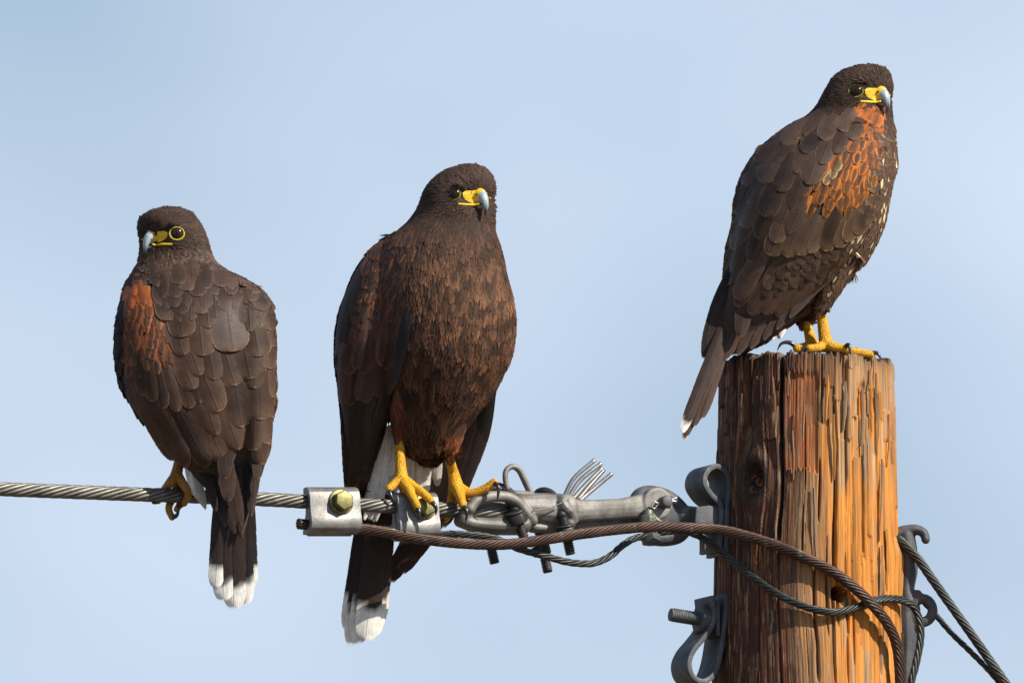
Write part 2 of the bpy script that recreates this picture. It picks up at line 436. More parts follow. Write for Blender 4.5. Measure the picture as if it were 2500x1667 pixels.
F = np.stack([idx[:-1], idx[1:], nx[1:], nx[:-1]], -1).reshape(-1, 4).tolist()
# sawn end: rings going in to the centre
allv = [verts]; allc = [cols]; prev = idx[0]; cnt = NT * NZ
for fr_ in (0.97, 0.9, 0.75, 0.55, 0.35, 0.15, 0.02):
    r_ = Rr[0] * fr_; a_ = th
    zz = ZT + 2 + 5 * (fb(np.sin(a_) * r_ / 14 + 50, np.cos(a_) * r_ / 14 + 50, 97) - 0.5) + (rag[0] + left_slope[0]) * max(0, (fr_ - 0.6) / 0.4)
    if fr_ > 0.95: zz = Zz[0] + 1.5
    vv = np.stack([PCX + r_ * np.sin(a_), -r_ * np.cos(a_), zz], -1); allv.append(vv)
    cc = np.stack([0.10 + 0.06 * np.sin(r_ / 3), 0.075 + 0.045 * np.sin(r_ / 3), 0.055 + 0.03 * np.sin(r_ / 3), np.ones(NT)], -1); allc.append(cc)
    cur = np.arange(cnt, cnt + NT); cnt += NT
    F += np.stack([prev, np.roll(prev, -1), np.roll(cur, -1), cur], -1).tolist(); prev = cur
F.append(tuple(int(i) for i in prev[::-1]))
def wood_mat():
    m, n, l, b = new_mat('weathered_split_timber')
    at = n.new('ShaderNodeAttribute'); at.attribute_name = 'Col'
    f1 = noisen(n, l, 800, 5, 0.65, stretch=(1, 1, 0.02)); f2 = noisen(n, l, 240, 5, 0.65, stretch=(1, 1, 0.03))
    k = mathn(n, l, 'MULTIPLY_ADD', f1, 1.3, 0.35); k = mathn(n, l, 'MULTIPLY', k, mathn(n, l, 'MULTIPLY_ADD', f2, 0.7, 0.65))
    c = mixc(n, l, 1.0, at.outputs['Color'], k, 'MULTIPLY')
    l.new(c, b.inputs['Base Color']); b.inputs['Roughness'].default_value = 0.72; b.inputs['Specular IOR Level'].default_value = 0.3
    h = mathn(n, l, 'ADD', f1, f2); bumpn(n, l, b, h, 0.55, 0.0012); return m
M['wood'] = wood_mat()
pole = thing('utility_pole', 'split golden brown timber pole with a knot and a drilled hole', 'pole', Vector((PCX, 0, ZB)))
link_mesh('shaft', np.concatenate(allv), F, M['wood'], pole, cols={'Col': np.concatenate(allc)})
# loose splinters standing off the split face
def pole_pt(px, py, out_=0.0):
    x = px - 1968; r = 221 + 15 * max(0, (py - 870)) / 800
    y = -math.sqrt(max(0, r * r - x * x)); nrm = Vector((x, y, 0)).normalized()
    p = P(px, py, y); return p + nrm * out_, nrm
spl = [(1925, 905, 60, 9), (1962, 985, 90, 7), (2018, 915, 110, 8), (2040, 900, 130, 7), (2062, 930, 120, 10), (2088, 905, 150, 8), (2105, 940, 170, 9), (2128, 900, 140, 7),
       (2142, 960, 150, 8), (2156, 905, 120, 6), (2035, 1010, 160, 9), (2080, 1080, 190, 8), (2150, 1120, 200, 7), (2166, 1290, 150, 12), (2150, 1330, 170, 10), (2176, 1380, 110, 8),
       (1890, 920, 80, 8), (1850, 905, 70, 9), (1812, 960, 110, 7), (2168, 1010, 130, 5), (1990, 1190, 170, 9), (2012, 1230, 150, 8), (1935, 1050, 120, 8), (1905, 1240, 110, 7)]
for (px, py, L, w) in spl[::2] + spl[1::6]:
    g = G(); n_ = 7; ringp = []
    lift = rng.uniform(1.5, 5.0)
    for i in range(n_):
        t = i / (n_ - 1); o_ = -2.5 + lift * (1 - t) ** 2 + 3.2 * math.sin(math.pi * min(1, t * 1.1)) 
        p, nn = pole_pt(px + rng.uniform(-1, 1) + 2 * math.sin(3 * t + px), py + L * t, o_)
        ww = w * 0.5 * (0.35 + 0.65 * math.sin(math.pi * (0.12 + 0.78 * t))) * rng.uniform(0.8, 1.1)
        tn = nn.cross(E3).normalized(); ringp.append((p, tn, nn, ww))
    v = []; f = []
    for (p, tn, nn, ww) in ringp: v += [p + tn * ww, p + nn * 2.2, p - tn * ww, p - nn * 3.0]
    for i in range(n_ - 1):
        for k in range(4):
            k2 = (k + 1) % 4; f.append((i * 4 + k, i * 4 + 4 + k, i * 4 + 4 + k2, i * 4 + k2))
    f += [(0, 1, 2, 3), ((n_ - 1) * 4 + 3, (n_ - 1) * 4 + 2, (n_ - 1) * 4 + 1, (n_ - 1) * 4)]
    base_c = gold if px > 2000 and rng.random() < 0.5 else (tan if px > 1960 else np.array((0.22, 0.115, 0.06)))
    cc = np.tile(np.append(base_c * rng.uniform(0.6, 0.95), 1.0), (len(v), 1))
    link_mesh('splinter', v, f, M['wood'], pole, smooth=False, cols={'Col': cc})

# ---------------------------------------------------------------- stranded wires
def stranded(name, label, cat, pts, R, n, lay, mat, ds=6, group=None, hand=1, seg=7, core=True):
    path = smooth_path(pts, ds)
    root = thing(name, label, cat, path[0], group)
    T, fr = frames(path); s = 0
    rs = R * math.sin(math.pi / n) / (1 + math.sin(math.pi / n)) * 1.06; off = R - rs
    ph = [0]
    for i in range(1, len(path)): s += (path[i] - path[i - 1]).length; ph.append(s * 2 * math.pi / lay * hand)
    jit = random.Random(len(path))
    for k in range(n):
        g = G(); a0 = 2 * math.pi * k / n; o2 = off + jit.uniform(-0.3, 0.3)
        tube(g, [path[i] + fr[i][0] * (math.cos(ph[i] + a0) * o2) + fr[i][1] * (math.sin(ph[i] + a0) * o2) for i in range(len(path))], rs, seg)
        g.build('strand', mat, root)
    if core:
        g = G(); tube(g, path[::2] if len(path) % 2 else path[::2] + [path[-1]], max(1.0, off * 0.93), 8); g.build('core', mat, root)
    return root
def cable_py(px): return 1193 + 24 * (px - 0) / 625 if px < 625 else 1217 + (px - 625) * 0.0554
stranded('line_wire', 'thick grey aluminium stranded wire that carries two perched hawks', 'wire',
         [H(px, cable_py(px) - (20 if px < -500 else 0) * 0, 0) for px in (-1400, -900, -400, 0, 200, 430, 625, 800, 1000, 1140, 1260, 1375)], 17.5, 8, 250, M['strand'], 7, hand=-1, seg=9)
Q = lambda px, py, y: P(px, py, y)
stranded('ground_wire', 'brown weathered stranded wire sagging past the clamp and across the pole', 'wire',
         [H(724, 1278, 8), H(790, 1286, 8), H(868, 1290, 10), H(925, 1300, 25), H(1000, 1318, 45), H(1090, 1331, 62), H(1189, 1336, 72), H(1279, 1327, 78), H(1398, 1309, 82), H(1546, 1294, 88),
          Q(1695, 1288, -228), Q(1776, 1296, -214), Q(1873, 1323, -224), Q(1952, 1354, -241), Q(2030, 1393, -234), Q(2089, 1436, -220), Q(2135, 1481, -198), Q(2167, 1522, -168), Q(2188, 1569, -140), Q(2196, 1628, -128), Q(2198, 1700, -118), Q(2196, 1900, -116)],
         13.5, 9, 150, M['rust'], 5, hand=-1, seg=7)
# cut end of the brown wire: separate ends splay at the tip
stranded('jumper_wire', 'thin black twisted wire dipping below the clamp bolts', 'wire',
         [H(1000, 1300, 8), H(1057, 1304, 10), H(1108, 1305, 22), H(1185, 1315, 36), H(1243, 1342, 46), H(1308, 1362, 52), H(1368, 1377, 52), H(1427, 1379, 48), H(1472, 1361, 40), H(1502, 1337, 32), H(1535, 1317, 28), H(1575, 1308, 26)],
         9.0, 5, 120, M['dark'], 5, hand=-1)
stranded('jumper_wire', 'black twisted wire looping across the pole beneath the brown one', 'wire',
         [H(1600, 1300, 20), H(1650, 1297, 24), Q(1709, 1308, -190), Q(1756, 1343, -180), Q(1815, 1389, -190), Q(1873, 1433, -222), Q(1932, 1466, -240), Q(1991, 1487, -242), Q(2042, 1493, -232), Q(2089, 1481, -205), Q(2128, 1466, -172), Q(2167, 1460, -125), Q(2206, 1465, -75), Q(2233, 1484, -52), Q(2247, 1525, -48), Q(2246, 1569, -52), Q(2236, 1620, -60), Q(2224, 1667, -66), Q(2214, 1750, -70), Q(2208, 1900, -72)],
         9.8, 6, 130, M['dark'], 5, hand=-1)
stranded('guy_wire', 'heavy black stranded wire slanting down from the hooked bracket', 'wire',
         [Q(2188, 1312, -10), Q(2205, 1325, -12), Q(2240, 1362, -16), Q(2276, 1413, -20), Q(2323, 1479, -25), Q(2382, 1562, -30), Q(2456, 1667, -36), Q(2620, 1895, -50), Q(2950, 2350, -70)],
         11.5, 7, 150, M['dark'], 6, hand=-1)
stranded('guy_wire', 'thinner black wire leaving the bracket eye and meeting the heavy one', 'wire',
         [Q(2250, 1462, 22), Q(2282, 1497, 14), Q(2323, 1544, 4), Q(2362, 1582, -6), Q(2421, 1642, -14), Q(2470, 1707, -16), Q(2640, 1940, -30), Q(2970, 2395, -50)],
         7.5, 5, 110, M['dark'], 6, hand=-1)

# ---------------------------------------------------------------- parallel-groove connectors (two alike)
def connector(px0, px1, py, label, mid_bolt):
    """jaws extruded along the wire; profile given as (towards viewer, up) about the wire centre"""
    c0, c1 = H(px0, py), H(px1, py); L = (c1 - c0)
    root = thing('wire_connector', label, 'clamp', (c0 + c1) / 2, 'bolted connectors on the line wire')
    front = [(-6, 41), (8, 42), (20, 38), (29, 29), (34, 15), (36, -4), (38, -20), (43, -33), (46, -48), (43, -61), (31, -71), (11, -75), (-8, -73),
             (-8, -61), (9, -61), (22, -56), (28, -48), (27, -38), (23, -28), (20.5, -18), (20.5, 0), (19, 10), (14, 19), (6, 24), (-6, 25)]
    rear = [(-9, 25), (-17, 19), (-21, 6), (-22, -20), (-20, -28), (-12, -40), (-9, -60), (-11, -76), (-30, -74), (-44, -58), (-48, -40), (-40, -20), (-40, 14), (-32, 34), (-20, 42), (-9, 41)]
    def jaw(prof, e0, e1, nm, mat):
        g = G(); prism(g, [c0 + E2 * a + E3 * b for a, b in prof], L * e0, L * e1); o = g.build(nm, mat, root, smooth=False); bevel(o, 2.2, 2, 25); return o
    jaw(front, 0.0, 1.0, 'front_jaw', M['aluplate'])
    jaw(rear, 0.16, 0.98, 'rear_jaw', M['alu'])
    g = G(); bc = c0 + L * mid_bolt - E3 * 2; ax = (E2 + E3 * 0.12).normalized()
    tube(g, [bc - ax * 40, bc + ax * 36], 12, 12); hexnut(g, bc + ax * 39.5, ax, 26, 22, rot=0.45)
    bo = g.build('bolt', M['zinc'], root, smooth=False); bevel(bo, 1.2, 2, 30)
    g = G(); tube(g, [bc + ax * 33, bc + ax * 35, bc + ax * 39, bc + ax * 40], [30, 32, 32, 30], 28); g.build('washer', M['zinc'], bo)
    return root
con1 = connector(742, 866, 1231, 'aluminium wire connector with olive bolt clamping the brown wire\'s cut end', 0.60)
con2 = connector(958, 1058, 1244, 'aluminium wire connector with yellow bolt beneath a hawk\'s yellow claws', 0.60)
def cast_text(txt, p, xdir, ydir, size, root):
    cu = bpy.data.curves.new('lettering', 'FONT'); cu.body = txt; cu.size = size; cu.extrude = 0.5; cu.align_x = 'CENTER'; cu.align_y = 'CENTER'
    o = bpy.data.objects.new('lettering', cu); COL.objects.link(o)
    dg = bpy.context.evaluated_depsgraph_get(); me = bpy.data.meshes.new_from_object(o.evaluated_get(dg)); bpy.data.objects.remove(o)
    z = xdir.cross(ydir).normalized()
    v = [p + xdir * q.co.x + ydir * q.co.y + z * q.co.z for q in me.vertices]; f = [tuple(q.vertices) for q in me.polygons]
    bpy.data.meshes.remove(me)
    return link_mesh('lettering', v, f, M['galv'], root, smooth=False)
c0 = H(958, 1244); ydn = (E3 * 50 + E2 * -5).normalized()
cast_text('92.G', c0 + E1 * 14 + E2 * 36.6 + E3 * -12, -ydn, E1.copy(), 13, con2)
cast_text('Y0', c0 + E1 * 94 + E2 * 36.6 + E3 * -26, ydn, -E1, 12, con2)

# ---------------------------------------------------------------- strain clamp
sc_ = thing('strain_clamp', 'cast aluminium strain clamp with dark U bolts gripping the line wire', 'clamp', H(1280, 1250))
g = G()
def cap(pts, r, r2=None, segs=12):
    path = smooth_path([HH(*p) for p in pts], 8) ; n = len(path)
    def ex(a):
        if not hasattr(a, '__len__'): return a
        return list(np.interp(np.linspace(0, 1, n), np.linspace(0, 1, len(a)), a))
    tube(g, path, ex(r), segs, ex(r2) if r2 is not None else None, up=E3)
    ra = ex(r); ra0, ra1 = (ra[0], ra[-1]) if hasattr(ra, '__len__') else (ra, ra)
    rb = ex(r2) if r2 is not None else ra; rb0, rb1 = (rb[0], rb[-1]) if hasattr(rb, '__len__') else (rb, rb)
    ball(g, path[0], (min(ra0, rb0), ra0, rb0), (E1, E2, E3)); ball(g, path[-1], (min(ra1, rb1), ra1, rb1), (E1, E2, E3))
cap([(1148, 1240, 34), (1162, 1222, 34), (1195, 1212, 34), (1235, 1212, 33), (1264, 1226, 32), (1284, 1250, 30), (1300, 1270, 26)], 14)
cap([(1126, 1270, 6), (1160, 1280, 8), (1215, 1284, 8), (1270, 1280, 6)], [26, 34, 38, 36], [17, 20, 22, 26])
cap([(1132, 1258, -8), (1190, 1240, -16), (1270, 1238, -14), (1330, 1240, -6)], [16, 20, 26, 30], [22, 28, 36, 38])
cap([(1146, 1240, 28), (1134, 1262, 18)], [13, 17])
cap([(1270, 1236, 6), (1330, 1240, 4), (1382, 1246, 2)], [26, 30, 34], [30, 38, 42])
cap([(1366, 1222, 10), (1376, 1250, 12), (1382, 1278, 8)], [38, 40, 36], [18, 22, 20])
cap([(1390, 1246, 10), (1450, 1244, 12), (1520, 1240, 12), (1570, 1236, 12)], [17, 13, 12, 12], [29, 26, 25, 25])
cap([(1300, 1286, -8), (1360, 1292, -10)], [22, 20], [14, 13])
g.add([], [])
pa, pb = HH(1601, 1229, 12), HH(1601, 1229, 12)
tube(g, [pa - E2 * 15, pa - E2 * 12, pa + E2 * 13, pa + E2 * 16], [34, 40, 40, 35], 32)
cap([(1520, 1240, 12), (1590, 1232, 12)], [13, 13], [25, 34])
body = g.build('body', M['alu'], sc_); fuse(body, 2.4, 5)
g = G()     # rear cheek of the yoke
cap([(1385, 1278, -38), (1450, 1278, -40), (1530, 1276, -40), (1580, 1262, -40)], [10, 9, 9, 9], [20, 17, 17, 24])
rc = g.build('rear_cheek', M['alu'], sc_); fuse(rc, 2.6, 4)
# raised casting seam
g = G(); tube(g, smooth_path([HH(1300, 1246, 44), HH(1340, 1240, 46), HH(1372, 1226, 52)], 6), 1.6, 6); g.build('casting_seam', M['alu'], body)
# bail (lifting eye)
g = G(); tube(g, smooth_path([HH(1243, 1204, 0), HH(1234, 1172, 0), HH(1236, 1148, 0), HH(1252, 1138, 0), HH(1268, 1148, 0), HH(1282, 1176, 0), HH(1296, 1206, 0)], 5), 8.5, 10, 7.0)
tube(g, [HH(1236, 1203, 2), HH(1302, 1206, 2)], 8, 10); bl = g.build('lifting_eye', M['alu'], sc_); 
# U bolts: dark arch over the top, threaded legs with nuts below
def ubolt(arch, fr_top, fr_bot, fr_nut, bk_top, bk_bot, bk_nut, r=13):
    u = thing_part = None
    g = G(); p = smooth_path([HH(*fr_top)] + [HH(*a) for a in arch] + [HH(*bk_top)], 6); tube(g, p, r, 12)
    threaded(g, HH(*fr_top), HH(*fr_bot), r); threaded(g, HH(*bk_top), HH(*bk_bot), r)
    ub = g.build('u_bolt', M['black'], sc_)
    for nut, tip in ((fr_nut, fr_bot), (bk_nut, bk_bot)):
        a = HH(*nut); ax = (HH(*tip) - a).normalized(); g = G(); hexnut(g, a, ax, 25, 26, rot=rng.random())
        tube(g, [a - ax * 7, a - ax * 5, a - ax * 1], [22, 25, 25], 20)
        o = g.build('nut', M['black'], ub, smooth=False); bevel(o, 1.2, 1, 30)
ubolt([(1250, 1212, 6), (1226, 1192, -12), (1196, 1192, -34)], (1258, 1250, 30), (1281, 1318, 40), (1258, 1254, 44), (1176, 1235, -40), (1208, 1375, -34), (1186, 1296, -36))
ubolt([(1356, 1222, 10), (1336, 1202, -12), (1312, 1208, -34)], (1374, 1262, 34), (1393, 1353, 42), (1378, 1288, 44), (1306, 1250, -40), (1338, 1397, -36), (1318, 1330, -38))
# dark keeper behind the claws
g = G(); cap([(1172, 1206, -22), (1192, 1193, -22), (1220, 1196, -22), (1244, 1212, -22)], [20, 22, 22, 18], [12, 14, 14, 10]); o = g.build('keeper', M['black'], sc_); fuse(o, 2.6, 3)
# cut wire ends fanning up out of the clamp
wt = thing('wire_tail', 'bright cut wire ends fanning up out of the clamp', 'wire', HH(1385, 1225, 0))
for b, mdl, t, dd in (((1376, 1214, 8), (1402, 1166), (1452, 1122), 20), ((1386, 1218, 4), (1416, 1172), (1468, 1130), 10), ((1396, 1220, 0), (1428, 1184), (1470, 1142), -4), ((1408, 1222, -6), (1440, 1184), (1474, 1146), -16), ((1414, 1222, 6), (1452, 1190), (1494, 1155), 6)):
    g = G(); tube(g, smooth_path([HH(*b), HH(mdl[0], mdl[1], dd * 0.7), HH(t[0], t[1], dd)], 5), 5.6, 10); g.build('wire_end', M['steel'], wt)
# pin with cotter, dark
pn = thing('clevis_pin', 'dark round clevis pin with a split cotter through the clamp\'s eye', 'pin', HH(1606, 1229, 12))
ax = (E2 + E3 * 0.05).normalized(); pc = HH(1606, 1231, 0)
g = G(); tube(g, [pc - ax * 70, pc + ax * 52, pc + ax * 56, pc + ax * 58], [15, 15, 14, 11], 22); g.build('shank', M['galv'], pn)
cc_ = pc + ax * 42; cd = (E1 * 0.92 + E3 * 0.28).normalized()
g = G(); k_ = smooth_path([cc_ + cd * 34 + E3 * 3, cc_ + cd * 14 + E3 * 1.5, cc_ - cd * 20 + E3 * 2, cc_ - cd * 30 + E3 * 8, cc_ - cd * 38 - E3 * 2, cc_ - cd * 30 - E3 * 9, cc_ - cd * 20 - E3 * 2, cc_ + cd * 14 - E3 * 1.5, cc_ + cd * 32 - E3 * 7], 3)
tube(g, k_, 2.4, 8); g.build('cotter', M['steel'], pn)
# small greenish tap bolt below the pin
tb = thing('tap_bolt', 'greenish split bolt holding the thin black wire under the eye', 'bolt', HH(1598, 1268, 30))
g = G(); a = HH(1582, 1272, 34); hexnut(g, a - E3 * 12, E3, 22, 26); tube(g, [a + E3 * 8, a + E3 * 28], [15, 13], 16)
o = g.build('head', M['verdi'], tb, smooth=False); bevel(o, 1.5, 2, 30)
g = G(); tube(g, smooth_path([a + E1 * 8 + E3 * 20, a + E1 * 20 + E3 * 4 + E2 * 8, a + E1 * 40 - E3 * 4 + E2 * 4, a + E1 * 52 + E3 * 2 - E2 * 6], 4), 6.5, 10)
tube(g, smooth_path([a + E1 * 10 + E3 * 8 + E2 * 6, a + E1 * 30 - E3 * 8 + E2 * 8, a + E1 * 54 - E3 * 8], 4), 5.5, 10); g.build('saddle', M['verdi'], tb)
g = G(); a2 = HH(1590, 1316, 22); hexnut(g, a2 - E3 * 14, E3, 24, 28); tube(g, [a2 + E3 * 12, a2 + E3 * 34], 12, 14); o = g.build('nut', M['galv'], tb, smooth=False); bevel(o, 1.5, 2, 30)
# rounded clevis casting behind the clamp's eye
cl = thing('clevis', 'dull grey rounded clevis casting joining clamp and pole bracket', 'clevis', HH(1620, 1260, -40))
g = G()
ring_pts = [(1548, 1238), (1560, 1208), (1590, 1200), (1628, 1212), (1658, 1240), (1672, 1272), (1658, 1302), (1620, 1314), (1580, 1312)]
cap([(x, y, -52) for x, y in ring_pts], [20, 20, 20, 22, 26, 28, 26, 22, 18], [19, 17, 16, 18, 20, 22, 22, 19, 17])
cap([(1590, 1260, -58), (1650, 1270, -50)], [16, 22], [52, 44])
cap([(1670, 1262, -40), (1700, 1262, -20), (1722, 1264, -4)], [22, 20, 18], [30, 27, 26])
o = g.build('body', M['galv'], cl); fuse(o, 2.8, 5)

# ---------------------------------------------------------------- strap brackets on the near left of the pole
TW = Vector((-math.sin(A25), math.cos(A25), 0)) * 105
def RB(px, py, dep=0.0):                  # point on the strap's near edge plane (a radial plane of the pole)
    y = yc(px) - 36 + dep; return P(px, py, y)
ub_ = thing('pole_bracket', 'dark folded steel bracket with a rounded loop on top, above the wires', 'bracket', RB(1770, 1240))
g = G(); pth = smooth_path([RB(x, y) for x, y in ((1774, 1352), (1775, 1290), (1777, 1230), (1782, 1190), (1776, 1156), (1752, 1137), (1728, 1150), (1722, 1178), (1738, 1206), (1758, 1226), (1762, 1250), (1760, 1300), (1757, 1343))], 5)
ribbon(g, pth, 13, TW); o = g.build('strap', M['galv'], ub_, smooth=False); bevel(o, 2.4, 2, 50)
g = G(); q = RB(1716, 1262, 20); prism(g, [q + E1 * a + E3 * b for a, b in ((-26, -22), (-22, 24), (14, 30), (46, 26), (46, -34), (8, -36))], E2 * 8, E2 * -34); o = g.build('lug', M['galv'], ub_, smooth=False); bevel(o, 4, 3, 30)
g = G(); q = RB(1735, 1320, 34); prism(g, [q + E1 * a + E3 * b for a, b in ((-20, -24), (-20, 60), (30, 60), (30, -24))], E2 * 6, E2 * -24); o = g.build('bolt_plate', M['galv'], ub_, smooth=False); bevel(o, 2.5, 2, 30)
lb = thing('pole_bracket', 'dark folded steel bracket with its loop hanging below a threaded bolt', 'bracket', RB(1760, 1560))
g = G(); pth = smooth_path([RB(x, y) for x, y in ((1741, 1452), (1745, 1500), (1737, 1532), (1716, 1560), (1695, 1586), (1684, 1616), (1692, 1648), (1718, 1662), (1743, 1646), (1758, 1604), (1768, 1540), (1774, 1490), (1777, 1448))], 5)
ribbon(g, pth, 13, TW * 0.92); o = g.build('strap', M['galv'], lb, smooth=False); bevel(o, 2.4, 2, 50)
rx = Vector((-math.cos(A25), -math.sin(A25), 0)); rxt = (rx + E3 * 0.10).normalized()
bc = RB(1742, 1516, 46)
g = G(); threaded(g, bc - rxt * 60, bc + rxt * 118, 17, 6, 18); o = g.build('bolt', M['galv'], lb)
g = G(); hexnut(g, bc + rxt * 10, rxt, 40, 34, rot=0.1); nu = g.build('nut', M['galv'], lb, smooth=False); bevel(nu, 2.5, 2, 30)
g = G(); q = bc + rxt * 1; e_ = TW.normalized(); prism(g, [q + e_ * a + E3 * b for a, b in ((-40, -40), (-40, 46), (40, 46), (40, -40))], Vector((0, 0, 0)), rxt * 9); o = g.build('square_washer', M['galv'], lb, smooth=False); bevel(o, 2, 2, 30)
# ---------------------------------------------------------------- hooked bracket on the far right of the pole
hb = thing('hook_bracket', 'dark cast bracket with a hook and an eye on the sunny side of the pole', 'bracket', P(2215, 1500, 0))
g = G()
def capq(pts, r, r2=None):
    path = smooth_path([Q(*p) for p in pts], 7); n = len(path)
    ex = lambda a: list(np.interp(np.linspace(0, 1, n), np.linspace(0, 1, len(a)), a)) if hasattr(a, '__len__') else [a] * n
    ra = ex(r); rb = ex(r2) if r2 is not None else ra
    tube(g, path, ra, 12, rb, up=Vector((0, 1, 0)))
    for e, i in ((path[0], 0), (path[-1], -1)): ball(g, e, (min(ra[i], rb[i]), max(ra[i], rb[i]), min(ra[i], rb[i])))
capq([(2180, 1312, 20), (2205, 1298, 20), (2235, 1292, 18), (2255, 1300, 16), (2260, 1316, 14)], [18, 17, 14, 12, 11], [26, 26, 24, 22, 20])
capq([(2212, 1306, 22), (2217, 1350, 22), (2218, 1390, 22), (2212, 1440, 22), (2216, 1490, 22)], [22, 24, 23, 20, 32], [30, 30, 32, 34])
capq([(2212, 1480, 22), (2214, 1560, 22), (2212, 1640, 22), (2210, 1760, 22)], [34, 24, 19, 19], [34, 34, 34, 34])
capq([(2222, 1452, 12), (2240, 1450, 6)], [14, 12], [14, 13])
capq([(2222, 1524, 12), (2246, 1524, 4)], [18, 12], [14, 13])
ec = P(2252, 1489, 4)
for k in range(20):
    a0 = 2 * math.pi * k / 20; a1 = 2 * math.pi * (k + 1) / 20; rr = 25
    e1_ = Vector((1, 0, 0)); tube(g, [ec + e1_ * rr * math.cos(a0) + E3 * rr * math.sin(a0) * 1.15, ec + e1_ * rr * math.cos(a1) + E3 * rr * math.sin(a1) * 1.15], 13, 10, 13)
    ball(g, ec + e1_ * rr * math.cos(a0) + E3 * rr * math.sin(a0) * 1.15, 13, seg=10, ring=6)
o = g.build('casting', M['galv'], hb); fuse(o, 2.8, 4)

# ---------------------------------------------------------------- hawk materials
def feather_mat():
    m, n, l, b = new_mat('feather')
    def at(nm):
        a = n.new('ShaderNodeAttribute'); a.attribute_name = nm; return a
    col, cen, edg = at('Col'), at('Cen'), at('Edg')
    uv = n.new('ShaderNodeUVMap'); uv.uv_map = 'UVMap'; sx = n.new('ShaderNodeSeparateXYZ'); l.new(uv.outputs[0], sx.inputs[0])
    u, v = sx.outputs[0], sx.outputs[1]
    a = mathn(n, l, 'ABSOLUTE', mathn(n, l, 'MULTIPLY_ADD', u, 2.0, -1.0))
    # barbs run obliquely from the shaft
    w = mathn(n, l, 'SUBTRACT', mathn(n, l, 'MULTIPLY', v, 46.0), mathn(n, l, 'MULTIPLY', a, 16.0))
    cb = n.new('ShaderNodeCombineXYZ'); l.new(w, cb.inputs[0]); l.new(mathn(n, l, 'MULTIPLY', u, 5.0), cb.inputs[1])
    gi = n.new('ShaderNodeObjectInfo'); l.new(mathn(n, l, 'MULTIPLY', gi.outputs['Random'], 37.0), cb.inputs[2])
    barb = noisen(n, l, 1.0, 3, 0.6, vec=cb.outputs[0])
    big = noisen(n, l, 90, 3, 0.6)
    cm = mathn(n, l, 'ADD', mathn(n, l, 'MULTIPLY', mathn(n, l, 'MULTIPLY', a, a), 1.5), mathn(n, l, 'POWER', mathn(n, l, 'ABSOLUTE', mathn(n, l, 'DIVIDE', mathn(n, l, 'SUBTRACT', v, 0.72), 0.46)), 2.0))
    cm = mathn(n, l, 'ADD', cm, mathn(n, l, 'MULTIPLY_ADD', barb, 0.5, -0.25))
    cmask = mathn(n, l, 'MULTIPLY', sstep(n, l, 0.62, 0.30, cm), cen.outputs['Alpha'])
    e1 = mathn(n, l, 'MULTIPLY', sstep(n, l, 0.84, 0.98, a), sstep(n, l, 0.35, 0.85, v)); e2 = sstep(n, l, 0.94, 0.99, v)
    em = mathn(n, l, 'MULTIPLY', mathn(n, l, 'MAXIMUM', e1, e2), edg.outputs['Alpha'])
    em = mathn(n, l, 'MULTIPLY', em, sstep(n, l, 0.2, 0.55, barb))
    c = mixc(n, l, cmask, col.outputs['Color'], cen.outputs['Color'])
    k = mathn(n, l, 'MULTIPLY', mathn(n, l, 'MULTIPLY_ADD', barb, 0.9, 0.6), mathn(n, l, 'MULTIPLY_ADD', big, 1.0, 0.55))
    c = mixc(n, l, 1.0, c, k, 'MULTIPLY')
    bm = mathn(n, l, 'MULTIPLY', mathn(n, l, 'MULTIPLY', mathn(n, l, 'ADD', mathn(n, l, 'MULTIPLY', sstep(n, l, 0.3, 1.0, a), 0.08), mathn(n, l, 'MULTIPLY', sstep(n, l, 0.62, 1.0, v), 0.14)), edg.outputs['Alpha']), mathn(n, l, 'MULTIPLY_ADD', barb, 1.6, 0.2))
    c = mixc(n, l, bm, c, edg.outputs['Color'])
    c = mixc(n, l, mathn(n, l, 'MULTIPLY', em, 0.95), c, edg.outputs['Color'])
    rach = mathn(n, l, 'MULTIPLY', sstep(n, l, 0.06, 0.02, a), 0.22); c = mixc(n, l, rach, c, (0.012, 0.009, 0.008))
    l.new(c, b.inputs['Base Color']); b.inputs['Roughness'].default_value = 0.55; b.inputs['Specular IOR Level'].default_value = 0.20
    h = mathn(n, l, 'ADD', barb, mathn(n, l, 'MULTIPLY', sstep(n, l, 0.10, 0.0, a), 0.6)); bumpn(n, l, b, h, 0.35, 0.0012)
    fr1 = mathn(n, l, 'MULTIPLY', mathn(n, l, 'MAXIMUM', sstep(n, l, 0.82, 1.0, a), sstep(n, l, 0.93, 1.0, v)), sstep(n, l, 0.3, 0.6, v))
    cb2 = n.new('ShaderNodeCombineXYZ'); l.new(mathn(n, l, 'MULTIPLY', w, 2.2), cb2.inputs[0]); l.new(mathn(n, l, 'MULTIPLY', u, 14.0), cb2.inputs[1]); l.new(gi.outputs['Random'], cb2.inputs[2])
    fz = noisen(n, l, 1.0, 2, 0.6, vec=cb2.outputs[0])
    l.new(mathn(n, l, 'GREATER_THAN', mathn(n, l, 'MULTIPLY_ADD', fz, 1.5, 0.12), fr1), b.inputs['Alpha'])
    return m
M['feather'] = feather_mat()
